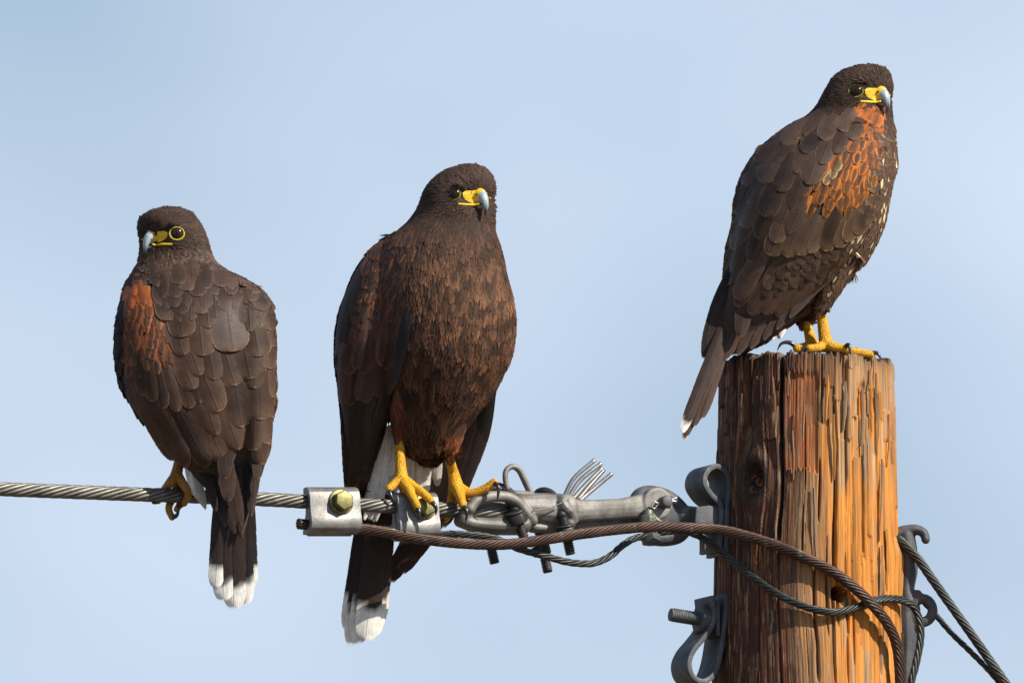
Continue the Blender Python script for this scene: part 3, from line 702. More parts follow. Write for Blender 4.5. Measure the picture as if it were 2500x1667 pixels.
def down_mat():
    """soft body plumage: same colours, streaked and frayed towards the tip"""
    m, n, l, b = new_mat('soft_plumage')
    def at(nm):
        a = n.new('ShaderNodeAttribute'); a.attribute_name = nm; return a
    col, edg = at('Col'), at('Edg')
    uv = n.new('ShaderNodeUVMap'); uv.uv_map = 'UVMap'; sx = n.new('ShaderNodeSeparateXYZ'); l.new(uv.outputs[0], sx.inputs[0])
    u, v = sx.outputs[0], sx.outputs[1]          # u carries a whole number per feather in front
    fu = mathn(n, l, 'FRACT', u); a = mathn(n, l, 'ABSOLUTE', mathn(n, l, 'MULTIPLY_ADD', fu, 2.22, -1.11))
    cb = n.new('ShaderNodeCombineXYZ'); l.new(mathn(n, l, 'MULTIPLY', u, 9.0), cb.inputs[0]); l.new(mathn(n, l, 'MULTIPLY', v, 1.6), cb.inputs[1])
    st = noisen(n, l, 1.0, 3, 0.65, vec=cb.outputs[0])
    em = mathn(n, l, 'MULTIPLY', mathn(n, l, 'MAXIMUM', mathn(n, l, 'MULTIPLY', sstep(n, l, 0.55, 0.95, a), sstep(n, l, 0.3, 0.8, v)), sstep(n, l, 0.80, 0.97, v)), edg.outputs['Alpha'])
    k = mathn(n, l, 'MULTIPLY_ADD', st, 1.3, 0.35)
    c = mixc(n, l, em, col.outputs['Color'], edg.outputs['Color']); c = mixc(n, l, 1.0, c, k, 'MULTIPLY')
    l.new(c, b.inputs['Base Color']); b.inputs['Roughness'].default_value = 0.7; b.inputs['Specular IOR Level'].default_value = 0.15
    fray = mathn(n, l, 'GREATER_THAN', mathn(n, l, 'MULTIPLY_ADD', st, 1.7, 0.10), sstep(n, l, 0.62, 1.05, v))
    l.new(fray, b.inputs['Alpha']); bumpn(n, l, b, st, 0.5, 0.0012)
    return m
M['down'] = down_mat()
def plain(name, c0, c1, rough, scale=120, bump=0.2, spec=0.5, dist=0.001, coat=0):
    m, n, l, b = new_mat(name); f = noisen(n, l, scale, 5, 0.65)
    l.new(mixc(n, l, sstep(n, l, 0.3, 0.7, f), c0, c1), b.inputs['Base Color']); b.inputs['Roughness'].default_value = rough
    b.inputs['Specular IOR Level'].default_value = spec; b.inputs['Coat Weight'].default_value = coat
    bumpn(n, l, b, f, bump, dist); return m
M['skin'] = plain('dark_skin', (0.03, 0.02, 0.016), (0.05, 0.032, 0.024), 0.8)
M['cere'] = plain('yellow_cere', (0.66, 0.38, 0.006), (0.84, 0.57, 0.010), 0.55, 320, 0.5)
def lore_mat():
    m, n, l, b = new_mat('bristly_lore'); f = noisen(n, l, 420, 4, 0.7)
    l.new(mixc(n, l, sstep(n, l, 0.50, 0.66, f), (0.76, 0.48, 0.014), (0.26, 0.17, 0.05)), b.inputs['Base Color']); b.inputs['Roughness'].default_value = 0.6
    bumpn(n, l, b, f, 0.5, 0.001); return m
M['lore'] = lore_mat()
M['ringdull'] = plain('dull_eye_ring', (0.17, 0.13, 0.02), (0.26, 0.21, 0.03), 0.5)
M['ring'] = plain('eye_ring', (0.36, 0.28, 0.02), (0.48, 0.38, 0.03), 0.5)
def horn_mat():
    m, n, l, b = new_mat('blue_grey_horn'); at = n.new('ShaderNodeAttribute'); at.attribute_name = 'Col'; f = noisen(n, l, 160, 5, 0.65)
    l.new(mixc(n, l, 1.0, at.outputs['Color'], mathn(n, l, 'MULTIPLY_ADD', f, 0.7, 0.65), 'MULTIPLY'), b.inputs['Base Color']); b.inputs['Roughness'].default_value = 0.36
    bumpn(n, l, b, f, 0.12, 0.001); return m
M['beak'] = horn_mat(); M['lowbeak'] = plain('grey_horn', (0.16, 0.19, 0.20), (0.24, 0.27, 0.28), 0.4)
M['beaktip'] = plain('black_horn', (0.02, 0.022, 0.03), (0.05, 0.055, 0.07), 0.25, 150, 0.1)
M['talon'] = plain('black_talon', (0.012, 0.012, 0.016), (0.035, 0.036, 0.045), 0.25, 150, 0.1)
M['eye'] = plain('dark_iris', (0.018, 0.009, 0.005), (0.03, 0.014, 0.007), 0.10, 200, 0.0, 0.35)
M['pupil'] = plain('pupil', (0.003, 0.003, 0.003), (0.004, 0.004, 0.004), 0.08, 200, 0.0, 0.35)
def scaly_mat(name, c0, c1, cdark):
    m, n, l, b = new_mat(name); tc = n.new('ShaderNodeTexCoord')
    vo = n.new('ShaderNodeTexVoronoi'); vo.feature = 'DISTANCE_TO_EDGE'; vo.inputs['Scale'].default_value = 430
    mp = n.new('ShaderNodeMapping'); mp.inputs['Scale'].default_value = (0.8, 0.8, 1.5); l.new(tc.outputs['Object'], mp.inputs[0]); l.new(mp.outputs[0], vo.inputs['Vector'])
    f = noisen(n, l, 70, 4, 0.6)
    c = mixc(n, l, sstep(n, l, 0.35, 0.65, f), c0, c1); c = mixc(n, l, mathn(n, l, 'MULTIPLY', sstep(n, l, 0.16, 0.02, vo.outputs['Distance']), 0.6), c, cdark)
    l.new(c, b.inputs['Base Color']); b.inputs['Roughness'].default_value = 0.42
    bumpn(n, l, b, sstep(n, l, 0.0, 0.25, vo.outputs['Distance']), 0.6, 0.0012); return m
M['leg'] = scaly_mat('yellow_scaly_skin', (0.68, 0.32, 0.004), (0.84, 0.47, 0.008), (0.26, 0.085, 0.004))
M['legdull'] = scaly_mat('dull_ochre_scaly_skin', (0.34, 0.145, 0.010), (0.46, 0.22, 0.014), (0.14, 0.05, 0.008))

# ---------------------------------------------------------------- hawk builder
BR = (0.056, 0.029, 0.018); DK = (0.015, 0.011, 0.010); RU = (0.42, 0.105, 0.021); CH = (0.085, 0.048, 0.032); WH = (0.72, 0.69, 0.62)
EG = (0.26, 0.17, 0.115); HD = (0.040, 0.025, 0.019)
def lerp(a, b, t): return tuple(x * (1 - t) + y * t for x, y in zip(a, b))
def loft(g, rows, nrow=70, segs=48, power=2.0):
    r = np.array(rows, float); py = r[:, 0]; t = np.linspace(py[0], py[-1], nrow)
    def cr(y):       # smooth monotone-ish interpolation
        m = np.gradient(y, py); i = np.clip(np.searchsorted(py, t) - 1, 0, len(py) - 2)
        h = py[i + 1] - py[i]; s = (t - py[i]) / h
        return (2 * s**3 - 3 * s**2 + 1) * y[i] + (s**3 - 2 * s**2 + s) * h * m[i] + (-2 * s**3 + 3 * s**2) * y[i + 1] + (s**3 - s**2) * h * m[i + 1]
    xl, xr, yy, hd = (cr(r[:, k]) for k in (1, 2, 3, 4))
    v = []; f = []
    for i in range(nrow):
        cx, hw = (xl[i] + xr[i]) / 2, max(1.0, (xr[i] - xl[i]) / 2); h_ = max(1.0, hd[i])
        for k in range(segs):
            a = 2 * math.pi * k / segs; ca, sa = math.cos(a), math.sin(a)
            e = 2.0 / power
            v.append(P(cx + hw * math.copysign(abs(ca) ** e, ca), t[i], yy[i] + h_ * math.copysign(abs(sa) ** e, sa)))
    for i in range(nrow - 1):
        for k in range(segs):
            k2 = (k + 1) % segs; f.append((i * segs + k, i * segs + segs + k, i * segs + segs + k2, i * segs + k2))
    f.append(tuple(range(segs))); f.append(tuple((nrow - 1) * segs + k for k in range(segs - 1, -1, -1)))
    g.add(v, f)
class Hawk:
    def __init__(s, label, base, head, az, hy, seed):
        s.root = thing('hawk', label, 'hawk', base); s.base = base; s.rng = random.Random(seed); s.np = np.random.default_rng(seed)
        a = math.radians(az); s.hc = P(head[0], head[1], hy)
        s.F = Vector((math.sin(a), -math.cos(a), 0)); s.R = Vector((math.cos(a), math.sin(a), 0)); s.U = Vector((0, 0, 1)); s.side = -1 if az > 0 else 1
        s.bright = az < 0
    def hp(s, f, r, u): return s.hc + s.F * f + s.R * r + s.U * u
    def body(s, lofts, extra=None):
        g = G()
        for rows in lofts: loft(g, rows)
        for sd in (-1, 1): ball(g, s.hp(32, sd * 48, 23), (24, 10, 5), (s.F, s.R, s.U))
        if extra: extra(g)
        s.bo = g.build('body', M['skin'], s.root); fuse(s.bo, 3.2, 4)
        # face tapers towards the beak
        me = s.bo.data; b = s.base
        co = np.zeros(len(me.vertices) * 3); me.vertices.foreach_get('co', co); co = co.reshape(-1, 3) / S + np.array(b)
        q = co - np.array(s.hc); f = q @ np.array(s.F); r = q @ np.array(s.R); u = q @ np.array(s.U)
        w = np.exp(-((u + 6) / 24) ** 2) * ss(10, 60, f) * np.exp(-(np.abs(r) / 52) ** 4)
        co -= np.array(s.F) * (w * 13)[:, None]
        me.vertices.foreach_set('co', ((co - np.array(b)) * S).ravel()); me.update()
        s.rebvh()
    def rebvh(s):
        me = s.bo.data; vs_ = [Vector(v.co) / S + s.base for v in me.vertices]
        s.bvh = BVHTree.FromPolygons(vs_, [tuple(p.vertices) for p in me.polygons])
    def hit(s, px, py):
        o = P(px, py, -3000); d = (P(px, py, 0) - o).normalized()
        h = s.bvh.ray_cast(o, d); return (h[0], h[1]) if h[0] else None
    def make(s, name, V, UV, nu, nv, main, cen, ca, edge, ea, vcol=None):
        n = len(V); jit = s.rng.uniform(0.42, 1.0)
        f = [(j * nu + i, j * nu + i + 1, (j + 1) * nu + i + 1, (j + 1) * nu + i) for j in range(nv - 1) for i in range(nu - 1)]
        C = np.tile(np.array((*[min(1, c * jit) for c in main], 1.0)), (n, 1)) if vcol is None else vcol
        return link_mesh(name, V, f, M['feather'], s.root, uvs=UV, cols={'Col': C, 'Cen': np.tile(np.array((*cen, ca)), (n, 1)), 'Edg': np.tile(np.array((*edge, ea)), (n, 1))})
    @staticmethod
    def prof(v, v0=0.72, b=0.55):
        if v < v0: return b + (1 - b) * math.sin(math.pi / 2 * min(1, v / v0 * 1.25)) if v / v0 < 0.8 else 1.0
        return math.sqrt(max(0.0, 1 - ((v - v0) / (1 - v0)) ** 2.2))
    def feather(s, tx, ty, ang, L, Wd, main=BR, cen=BR, ca=0.0, edge=EG, ea=0.6, h0=0.5, h1=5.0, name='wing_feather', nu=5, tip=0.72, bend=0.0, camber=0.045):
        """one feather lying on the body, tip at picture point (tx,ty), pointing along ang (90 = down)"""
        a = math.radians(ang + s.rng.uniform(-6, 6)); tx += s.rng.uniform(-4, 4); ty += s.rng.uniform(-5, 5); Wd *= s.rng.uniform(0.88, 1.12); tip = min(0.9, max(0.4, tip + s.rng.uniform(-0.10, 0.06))); dx, dy = math.cos(a), math.sin(a); bx, by = tx - dx * L, ty - dy * L
        vs_ = [0, .15, .32, .5, .66, .78, .87, .935, .975, 1.0]; V = []; UV = []; lastY = None
        cam_ = camber * Wd; h1 = h1 * 0.70 * s.rng.uniform(0.8, 1.25); h0 += s.rng.uniform(0, 0.5)
        rowY = None
        for v in vs_:
            row = []; c = bend * math.sin(math.pi * v)
            for i in range(nu):
                u = -1 + 2 * i / (nu - 1); w = u * Wd / 2 * max(0.02, s.prof(v, tip))
                x = bx + dx * L * v - dy * (w + c); y = by + dy * L * v + dx * (w + c)
                h = s.hit(x, y); row.append((x, y, u, h))
            good = [(r[3][0], r[3][1], r[0], r[1]) for r in row if r[3]]
            for (x, y, u, h) in row:
                hh = h0 + (h1 - h0) * v ** 1.2 + cam_ * (1 - u * u)
                if h: V.append(h[0] + h[1] * hh); lastY = h[0].y
                else:
                    if good:
                        gq = min(good, key=lambda q: (q[2] - x) ** 2 + (q[3] - y) ** 2); Y = gq[0].y + 0.5 * math.hypot(gq[2] - x, gq[3] - y)
                    elif lastY is not None: Y = lastY
                    else: Y = s.base.y
                    q0 = P(x, y, Y - hh)
                    if v < 0.55:
                        nn_ = s.bvh.find_nearest(q0); q0 = nn_[0] + nn_[1] * hh
                    V.append(q0)
                UV.append(((u + 1) / 2, v))
        return s.make(name, V, UV, nu, len(vs_), main, cen, ca, edge, ea)
    def free(s, b, t, Wd, main=DK, edge=EG, ea=0.3, roll=0.15, name='wing_feather', bend=0.0, nu=5, tip=0.85, white=None, b0=0.7, cup=0.08, cen=DK, ca=0.0, sag=0.0):
        """long feather from base (px,py,Y) to tip (px,py,Y), not lying on the body"""
        nv = 34 if white else 14; V = []; UV = []; vc = []; j = s.rng.uniform(0.85, 1.15)
        dx, dy = t[0] - b[0], t[1] - b[1]; L = math.hypot(dx, dy); dx /= L; dy /= L
        for k in range(nv):
            v = k / (nv - 1); v = v if v < 0.6 else 0.6 + 0.4 * math.sin((v - 0.6) / 0.4 * math.pi / 2)
            for i in range(nu):
                u = -1 + 2 * i / (nu - 1); w = u * Wd / 2 * max(0.02, s.prof(v, tip, b0)); c = bend * math.sin(math.pi * v)
                x = b[0] + dx * L * v - dy * (w + c); y = b[1] + dy * L * v + dx * (w + c)
                Y = b[2] + (t[2] - b[2]) * v + u * Wd / 2 * roll - cup * Wd * (1 - u * u) + sag * math.sin(math.pi * v)
                V.append(P(x, y, Y)); UV.append(((u + 1) / 2, v))
                col = [c_ * j for c_ in main]
                if white:
                    edge_v = white + 0.035 * math.cos(u * 2.2) + 0.012 * math.sin(u * 9 + b[0]); q = min(1, max(0, (v - edge_v) / 0.02)); col = lerp(col, WH, q)
                vc.append((*col, 1.0))
        return s.make(name, V, UV, nu, nv, main, cen, ca, edge, ea, np.array(vc))
    def tract(s, TL, TR, BR_, BL, rows, cols, ang, L, Wd, colf, **k):
        for j in range(rows):
            v = (j + 0.5) / rows
            for i in range(cols):
                u = (i + 0.5 + (0.5 if j % 2 else 0) - 0.25) / cols
                x = (TL[0] * (1 - u) + TR[0] * u) * (1 - v) + (BL[0] * (1 - u) + BR_[0] * u) * v + s.rng.uniform(-6, 6)
                y = (TL[1] * (1 - u) + TR[1] * u) * (1 - v) + (BL[1] * (1 - u) + BR_[1] * u) * v + s.rng.uniform(-10, 10)
                if not s.hit(x, y): continue
                a = ang(u, v) if callable(ang) else ang; kk = dict(k); kk.update(colf(u, v, s.rng))
                s.feather(x, y, a + s.rng.uniform(-5, 5), (L(u, v) if callable(L) else L) * s.rng.uniform(0.85, 1.15), (Wd(u, v) if callable(Wd) else Wd) * s.rng.uniform(0.85, 1.15), **kk)
    def plumage(s, name, n, colf, size, field, keep, lift=(0.8, 4.5), asp=0.5, seed=0):
        """thousands of small overlapping feathers on the whole skin, joined"""
        me = s.bo.data; rg = np.random.default_rng(seed)
        tri = []; me.calc_loop_triangles()
        vco = np.zeros(len(me.vertices) * 3); me.vertices.foreach_get('co', vco); vco = vco.reshape(-1, 3) / S + np.array(s.base)
        T = np.zeros(len(me.loop_triangles) * 3, dtype=np.int32); me.loop_triangles.foreach_get('vertices', T); T = T.reshape(-1, 3)
        a, b, c = vco[T[:, 0]], vco[T[:, 1]], vco[T[:, 2]]; N = np.cross(b - a, c - a); A = np.linalg.norm(N, axis=1); N /= A[:, None] + 1e-9
        cen = (a + b + c) / 3; A = A * keep(cen)
        k = rg.choice(len(T), n, p=A / A.sum()); r1 = np.sqrt(rg.random(n)); r2 = rg.random(n)
        p = a[k] * (1 - r1)[:, None] + b[k] * (r1 * (1 - r2))[:, None] + c[k] * (r1 * r2)[:, None]; nn = N[k]
        d = field(p) + rg.normal(0, 0.07, (n, 3)); d -= nn * (d * nn).sum(1)[:, None]; d /= np.linalg.norm(d, axis=1)[:, None] + 1e-9
        w = np.cross(nn, d); L = size(p) * rg.uniform(0.75, 1.3, n); Wd = L * asp * rg.uniform(0.8, 1.2, n)
        V = []; UV = []; rows = [(0, 0.5, 0), (0.4, 0.95, 0.45), (0.75, 0.85, 0.8), (1.0, 0.18, 1.0)]
        lf = rg.uniform(0.7, 1.4, n); num = np.arange(n) % 400
        for (v, pw, hv) in rows:
            for u in (-1, 0, 1):
                h = (lift[0] + (lift[1] - lift[0]) * hv * lf) + (0.12 * Wd if u == 0 else 0)
                V.append(p + d * (L * (v - 0.45))[:, None] + w * (u * Wd / 2 * pw)[:, None] + nn * np.asarray(h)[:, None] * 1.0); UV.append(np.stack([num + (0.05 + 0.45 * (u + 1)), np.full(n, v)], -1))
        V = np.stack(V, 1); UV = np.stack(UV, 1)        # n x 12
        main, edge, ea = colf(p, rg)
        j = rg.uniform(0.72, 1.3, n)[:, None]
        C = np.concatenate([np.clip(main * j, 0, 1), np.ones((n, 1))], 1); E = np.concatenate([edge, ea[:, None]], 1)
        fb_ = np.array([(r * 3 + i, r * 3 + i + 1, r * 3 + 3 + i + 1, r * 3 + 3 + i) for r in range(3) for i in range(2)])
        F_ = (fb_[None] + (np.arange(n) * 12)[:, None, None]).reshape(-1, 4)
        return link_mesh(name, V.reshape(-1, 3), F_, M['down'], s.root, uvs=UV.reshape(-1, 2), cols={'Col': np.repeat(C, 12, 0), 'Edg': np.repeat(E, 12, 0)}, kind='stuff')
    def head_parts(s):
        hp = s.hp
        # horn of the upper beak: side profile swept with an oval section, dark towards the hooked tip
        cul = [(58, 18), (68, 18), (77, 13), (84.5, 4), (89.5, -9), (91, -23), (89.5, -36), (86, -46), (83.5, -52)]
        tom = [(58, -19), (66, -20), (73, -20), (77, -20.5), (79.5, -23.5), (81, -30), (81.8, -38), (82.3, -46), (82.8, -52)]
        hw = [14.5, 13.8, 12.4, 10.6, 8.6, 6.8, 5.0, 3.0, 0.6]
        ti = np.linspace(0, 8, 41); ix = np.arange(9); SEG = 20; V = []; f = []; C = []
        cf, cu_, tf, tu, ww = (np.interp(ti, ix, q) for q in ([c[0] for c in cul], [c[1] for c in cul], [c[0] for c in tom], [c[1] for c in tom], hw))
        for q in range(41):
            for k in range(SEG):
                a_ = 2 * math.pi * k / SEG; m_ = 0.5 + 0.5 * math.cos(a_)
                V.append(hp(tf[q] + (cf[q] - tf[q]) * m_, ww[q] * math.sin(a_), tu[q] + (cu_[q] - tu[q]) * m_))
                z_ = min(1, max(0, (ti[q] - 4.4 - 0.5 * math.sin(3 * a_)) / 1.8)); C.append((*lerp((0.32, 0.385, 0.41), (0.022, 0.025, 0.034), z_), 1))
        for q in range(40):
            for k in range(SEG):
                k2 = (k + 1) % SEG; f.append((q * SEG + k, q * SEG + k2, q * SEG + SEG + k2, q * SEG + SEG + k))
        bk = link_mesh('beak', V, f, M['beak'], s.root, cols={'Col': C})
        g = G(); lp = smooth_path([hp(52, 0, -25), hp(66, 0, -27), hp(79, 0, -27)], 3); tube(g, lp, np.linspace(13, 5, len(lp)), 14, np.linspace(7, 3.5, len(lp)), up=s.U); g.build('lower_beak', M['lowbeak'], bk)
        top_ = [(44, 20), (56, 20.5), (66, 19.6), (74, 16.2), (77.5, 13.6)]; bot_ = [(42, -20), (50, -22), (56, -23), (60, -22.5), (62.5, -21)]; hw_ = [22, 20, 17, 14.6, 13.4]
        ti = np.linspace(0, 4, 17); ix = np.arange(5); SEG = 24; V = []; f = []
        a1, a2, b1, b2, w1 = (np.interp(ti, ix, q) for q in ([c[0] for c in top_], [c[1] for c in top_], [c[0] for c in bot_], [c[1] for c in bot_], hw_))
        for q in range(17):
            for k in range(SEG):
                a_ = 2 * math.pi * k / SEG; m_ = 0.5 + 0.5 * math.cos(a_); V.append(hp(b1[q] + (a1[q] - b1[q]) * m_, w1[q] * math.sin(a_), b2[q] + (a2[q] - b2[q]) * m_))
        f = [(q * SEG + k, q * SEG + (k + 1) % SEG, q * SEG + SEG + (k + 1) % SEG, q * SEG + SEG + k) for q in range(16) for k in range(SEG)] + [tuple(16 * SEG + k for k in range(SEG))]
        ce = link_mesh('cere', V, f, M['cere'], s.root)
        for sd in (-1, 1):
            g = G(); ball(g, hp(67, sd * 14.6, 3), (3.6, 2.2, 2.6), (s.F, s.R, s.U), 10, 6); g.build('nostril', M['talon'], ce)
            g = G(); gp = smooth_path([hp(74, sd * 11.5, -20.5), hp(64, sd * 17, -22.5), *[(lambda q_: q_[0] + q_[1] * (3.0 if sd == s.side else -1.0))(s.bvh.find_nearest(hp(f_, sd * r_, u_))) for f_, r_, u_ in ((54, 30, -23), (46, 42, -23), (38, 51, -22))]], 3); tube(g, gp, np.interp(np.linspace(0, 1, len(gp)), [0, .3, .8, 1], [2.2, 3.4, 2.9, 2.4]), 8); g.build('gape', M['cere'], s.root)
            V = []; f = []                       # bare lore lying on the face between cere and eye
            for k in range(9):
                for m_ in range(7):
                    q = k / 8; w_ = m_ / 3 - 1; g0 = hp(62 - 16 * q, sd * (13 + 29 * q), -4 + 6 * q + w_ * (18 - 8 * q ** 0.8) * (1 - 0.5 * max(0, q - 0.75) / 0.25)); nn_ = s.bvh.find_nearest(g0)
                    V.append(nn_[0] + nn_[1] * ((2.2 if sd == s.side else 0.6) + 2.2 * (1 - w_ * w_)) if q > 0.25 else g0 * (1 - q * 4) + (nn_[0] + nn_[1] * 4) * (q * 4))
            f = [(k * 7 + m_, k * 7 + m_ + 1, k * 7 + 8 + m_, k * 7 + 7 + m_) for k in range(8) for m_ in range(6)]
            link_mesh('lore', V, f, M['lore'], s.root)
            ec = hp(33, sd * 57.5, 4); on = (s.F * 0.50 + s.R * sd * 0.86).normalized(); tn = s.U.cross(on)
            g = G(); ball(g, ec, (16.5, 15.5, 10.5), (tn, s.U, on), 22, 12); ey = g.build('eye', M['eye'], s.root)
            g = G(); ball(g, ec + on * 3.2, (8, 8, 7.7), (tn, s.U, on), 18, 10); g.build('pupil', M['pupil'], ey)
            g = G(); rp_ = []
            for k in range(29):
                a_ = 2 * math.pi * k / 28; rp_.append(ec + on * 3.5 + tn * (17.6 * math.cos(a_)) + s.U * (15.6 * math.sin(a_) - 0.5))
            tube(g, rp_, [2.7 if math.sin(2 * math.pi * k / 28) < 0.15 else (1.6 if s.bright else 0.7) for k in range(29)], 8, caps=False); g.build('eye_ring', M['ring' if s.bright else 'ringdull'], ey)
    def head_keep(s, p):
        q = p - np.array(s.hc); f = q @ np.array(s.F); r = q @ np.array(s.R); u = q @ np.array(s.U); ok = np.ones(len(p), bool)
        for sd in (-1, 1): ok &= ((f - 31) ** 2 + (r - sd * 54) ** 2 + (u - 2) ** 2 > 24 ** 2)
        nr_ = r * s.side; ok &= ~((f > 40) & (nr_ > -14) & (nr_ < 40) & (np.abs(u + 3) < 20 - 0.2 * np.clip(nr_, 0, 50)) & (f + 0.45 * np.abs(r) > 55))
        return ok
    def head_field(s, p, down=(0, 0, -1)):
        q = p - np.array(s.hp(78, 0, 4)); d = q / (np.linalg.norm(q, axis=1)[:, None] + 1e-9)
        u = (p - np.array(s.hc)) @ np.array(s.U); w = ss(-30, -110, u)[:, None]
        return d * (1 - w) + np.array(down)[None] * w
    def leg(s, chains, talons, mat='leg', voxel=1.6):
        g = G()
        for pts, r in chains:
            path = smooth_path([Vector(p) for p in pts], 4); rr = np.interp(np.linspace(0, 1, len(path)), np.linspace(0, 1, len(r)), r)
            tube(g, path, rr, 12); ball(g, path[-1], rr[-1], seg=12, ring=8); ball(g, path[0], rr[0], seg=12, ring=8)
        o = g.build('leg', M[mat], s.root); fuse(o, voxel, 2)
        for pts in talons:
            g = G(); path = smooth_path([Vector(p) for p in pts], 2.5); n = len(path); tube(g, path, np.interp(np.linspace(0, 1, n), [0, .3, .75, 1], [6.2, 5.6, 3.2, 0.6]), 10); g.build('talon', M['talon'], o)
        return o
def cvec(c, n): return np.tile(np.array(c), (n, 1))
def pj(p):
    q = p - np.array(CAM); f = q[:, 1] * CP + q[:, 2] * SP
    return 1250 + q[:, 0] / f * DP, 833 - (-q[:, 1] * SP + q[:, 2] * CP) / f * DP
def head_cols(p, rg):
    n = len(p); return cvec(HD, n) * (0.6 + 0.8 * fb(p[:, 0] / 30 + 50, p[:, 2] / 24 + 50, 301, 2))[:, None], cvec((0.13, 0.082, 0.058), n), np.where(rg.random(n) < 0.4, 0.8, 0.1)

def cells(x, y, sx_, sy_, seed):
    x = x + 30 * (fb(x / 60, y / 50, seed, 2) - 0.5) * 2; y = y + 55 * (fb(x / 34 + 9, y / 70, seed + 5, 2) - 0.5) * 2
    r = np.floor(y / sy_); xo = x / sx_ + 0.5 * (r % 2); cx = np.abs((xo % 1) - 0.5) * 2; ty = (y / sy_) % 1
    return np.clip(0.75 * cx ** 2.5 + 0.7 * ty ** 3, 0, 1), vnoise(np.floor(xo) * 7.3, r * 3.7, seed + 9)

# ================================================================ hawk with its back to us, head turned over the shoulder
ya = -700.0
A = Hawk('hawk perched alone on the bare wire, its head turned over its back', H(432, cable_py(432) - 17), (426, 582), -55, ya + 40, 1)
A.body([
    [(507, 396, 434, ya+45, 14), (514, 372, 456, ya+45, 36), (530, 346, 476, ya+43, 55), (552, 338, 491, ya+41, 66), (585, 340, 505, ya+40, 70), (615, 342, 514, ya+38, 66), (640, 340, 524, ya+32, 70),
     (660, 330, 548, ya+25, 88), (682, 316, 592, ya+18, 108), (704, 306, 628, ya+12, 124), (728, 299, 652, ya+6, 138), (768, 292, 665, ya, 150), (820, 286, 669, ya-4, 156), (880, 287, 669, ya-6, 155), (940, 300, 668, ya-8, 148), (1000, 330, 664, ya-12, 134), (1060, 378, 656, ya-18, 112), (1110, 420, 646, ya-26, 80), (1150, 462, 634, ya-34, 46), (1190, 500, 612, ya-40, 22), (1215, 530, 590, ya-44, 8)],
    [(690, 330, 385, ya-40, 40), (760, 294, 470, ya-55, 84), (850, 284, 510, ya-62, 96), (930, 294, 545, ya-62, 92), (1010, 334, 575, ya-62, 80), (1080, 392, 580, ya-64, 62), (1125, 430, 560, ya-72, 40), (1140, 455, 540, ya-72, 16)],
    [(700, 570, 625, ya-40, 40), (760, 530, 664, ya-50, 66), (850, 536, 671, ya-56, 74), (960, 560, 670, ya-60, 68), (1060, 590, 660, ya-66, 54), (1130, 606, 648, ya-76, 34), (1165, 614, 638, ya-78, 12)]])
A.head_parts()
def a_col(p, rg):
    n = len(p); x, y = pj(p); c = cvec(lerp(BR, HD, 0.3), n); e = cvec((0.20, 0.15, 0.125), n); ea = np.where(y < 730, 0.75, 0.35) * rg.uniform(0.5, 1, n)
    front = p[:, 1] > A.base.y + 20
    c[front] = np.array(CH); low = (y > 1130); c[low] = np.array(DK); ea[low] = 0.1
    dk = (x < 312) & (y > 720); c[dk] = np.array(DK) * 1.3; ea[dk] = 0.1
    return c, e, ea
def a_field(p):
    x, y = pj(p); w = ss(640, 720, y)[:, None]; t = np.stack([0.20 * np.ones(len(p)), np.zeros(len(p)), -np.ones(len(p))], 1); return A.head_field(p) * (1 - w) + t * w
A.plumage('head_plumage', 7500, head_cols, lambda p: 26 + 0 * p[:, 0], a_field, lambda p: (pj(p)[1] < 672) * A.head_keep(p), (0.3, 2.3), 0.20, 3)
A.plumage('body_plumage', 3600, a_col, lambda p: np.where(pj(p)[1] < 730, 27.0, 40.0), a_field, lambda p: (pj(p)[1] > 618) * (1 + 2.0 * (pj(p)[1] < 740)) * ~((pj(p)[1] > 738) & (p[:, 1] < ya - 15) & (pj(p)[0] > 306)) * ~((pj(p)[1] > 690) & (pj(p)[0] < 385) & (pj(p)[0] > 300) & (p[:, 1] < ya)), (0.3, 4.2), 0.6, 4)
def nape(u, v, r): return dict(main=lerp((0.075, 0.052, 0.044), BR, r.random()), edge=(0.30, 0.22, 0.18), ea=0.9)
A.tract((395, 640), (520, 640), (620, 745), (400, 745), 6, 7, lambda u, v: 95 - 12 * (0.5 - u) + 0, 40, 36, nape, name='mantle_feather', h1=5.5)
def rufa(u, v, r):
    t = min(1, max(0, v * 1.1 + r.uniform(-.25, .25)))
    return dict(main=lerp(RU, (0.20, 0.075, 0.03), t), cen=(0.030, 0.021, 0.018), ca=(0.15 if v < 0.25 else r.uniform(0.6, 1.0)), edge=lerp(RU, (0.34, 0.16, 0.07), 0.5), ea=0.25)
A.tract((300, 712), (358, 730), (446, 908), (302, 925), 10, 6, lambda u, v: 92 - 12 * u, 60, 23, rufa, name='shoulder_feather', h0=1.0, h1=5.0, tip=0.45)
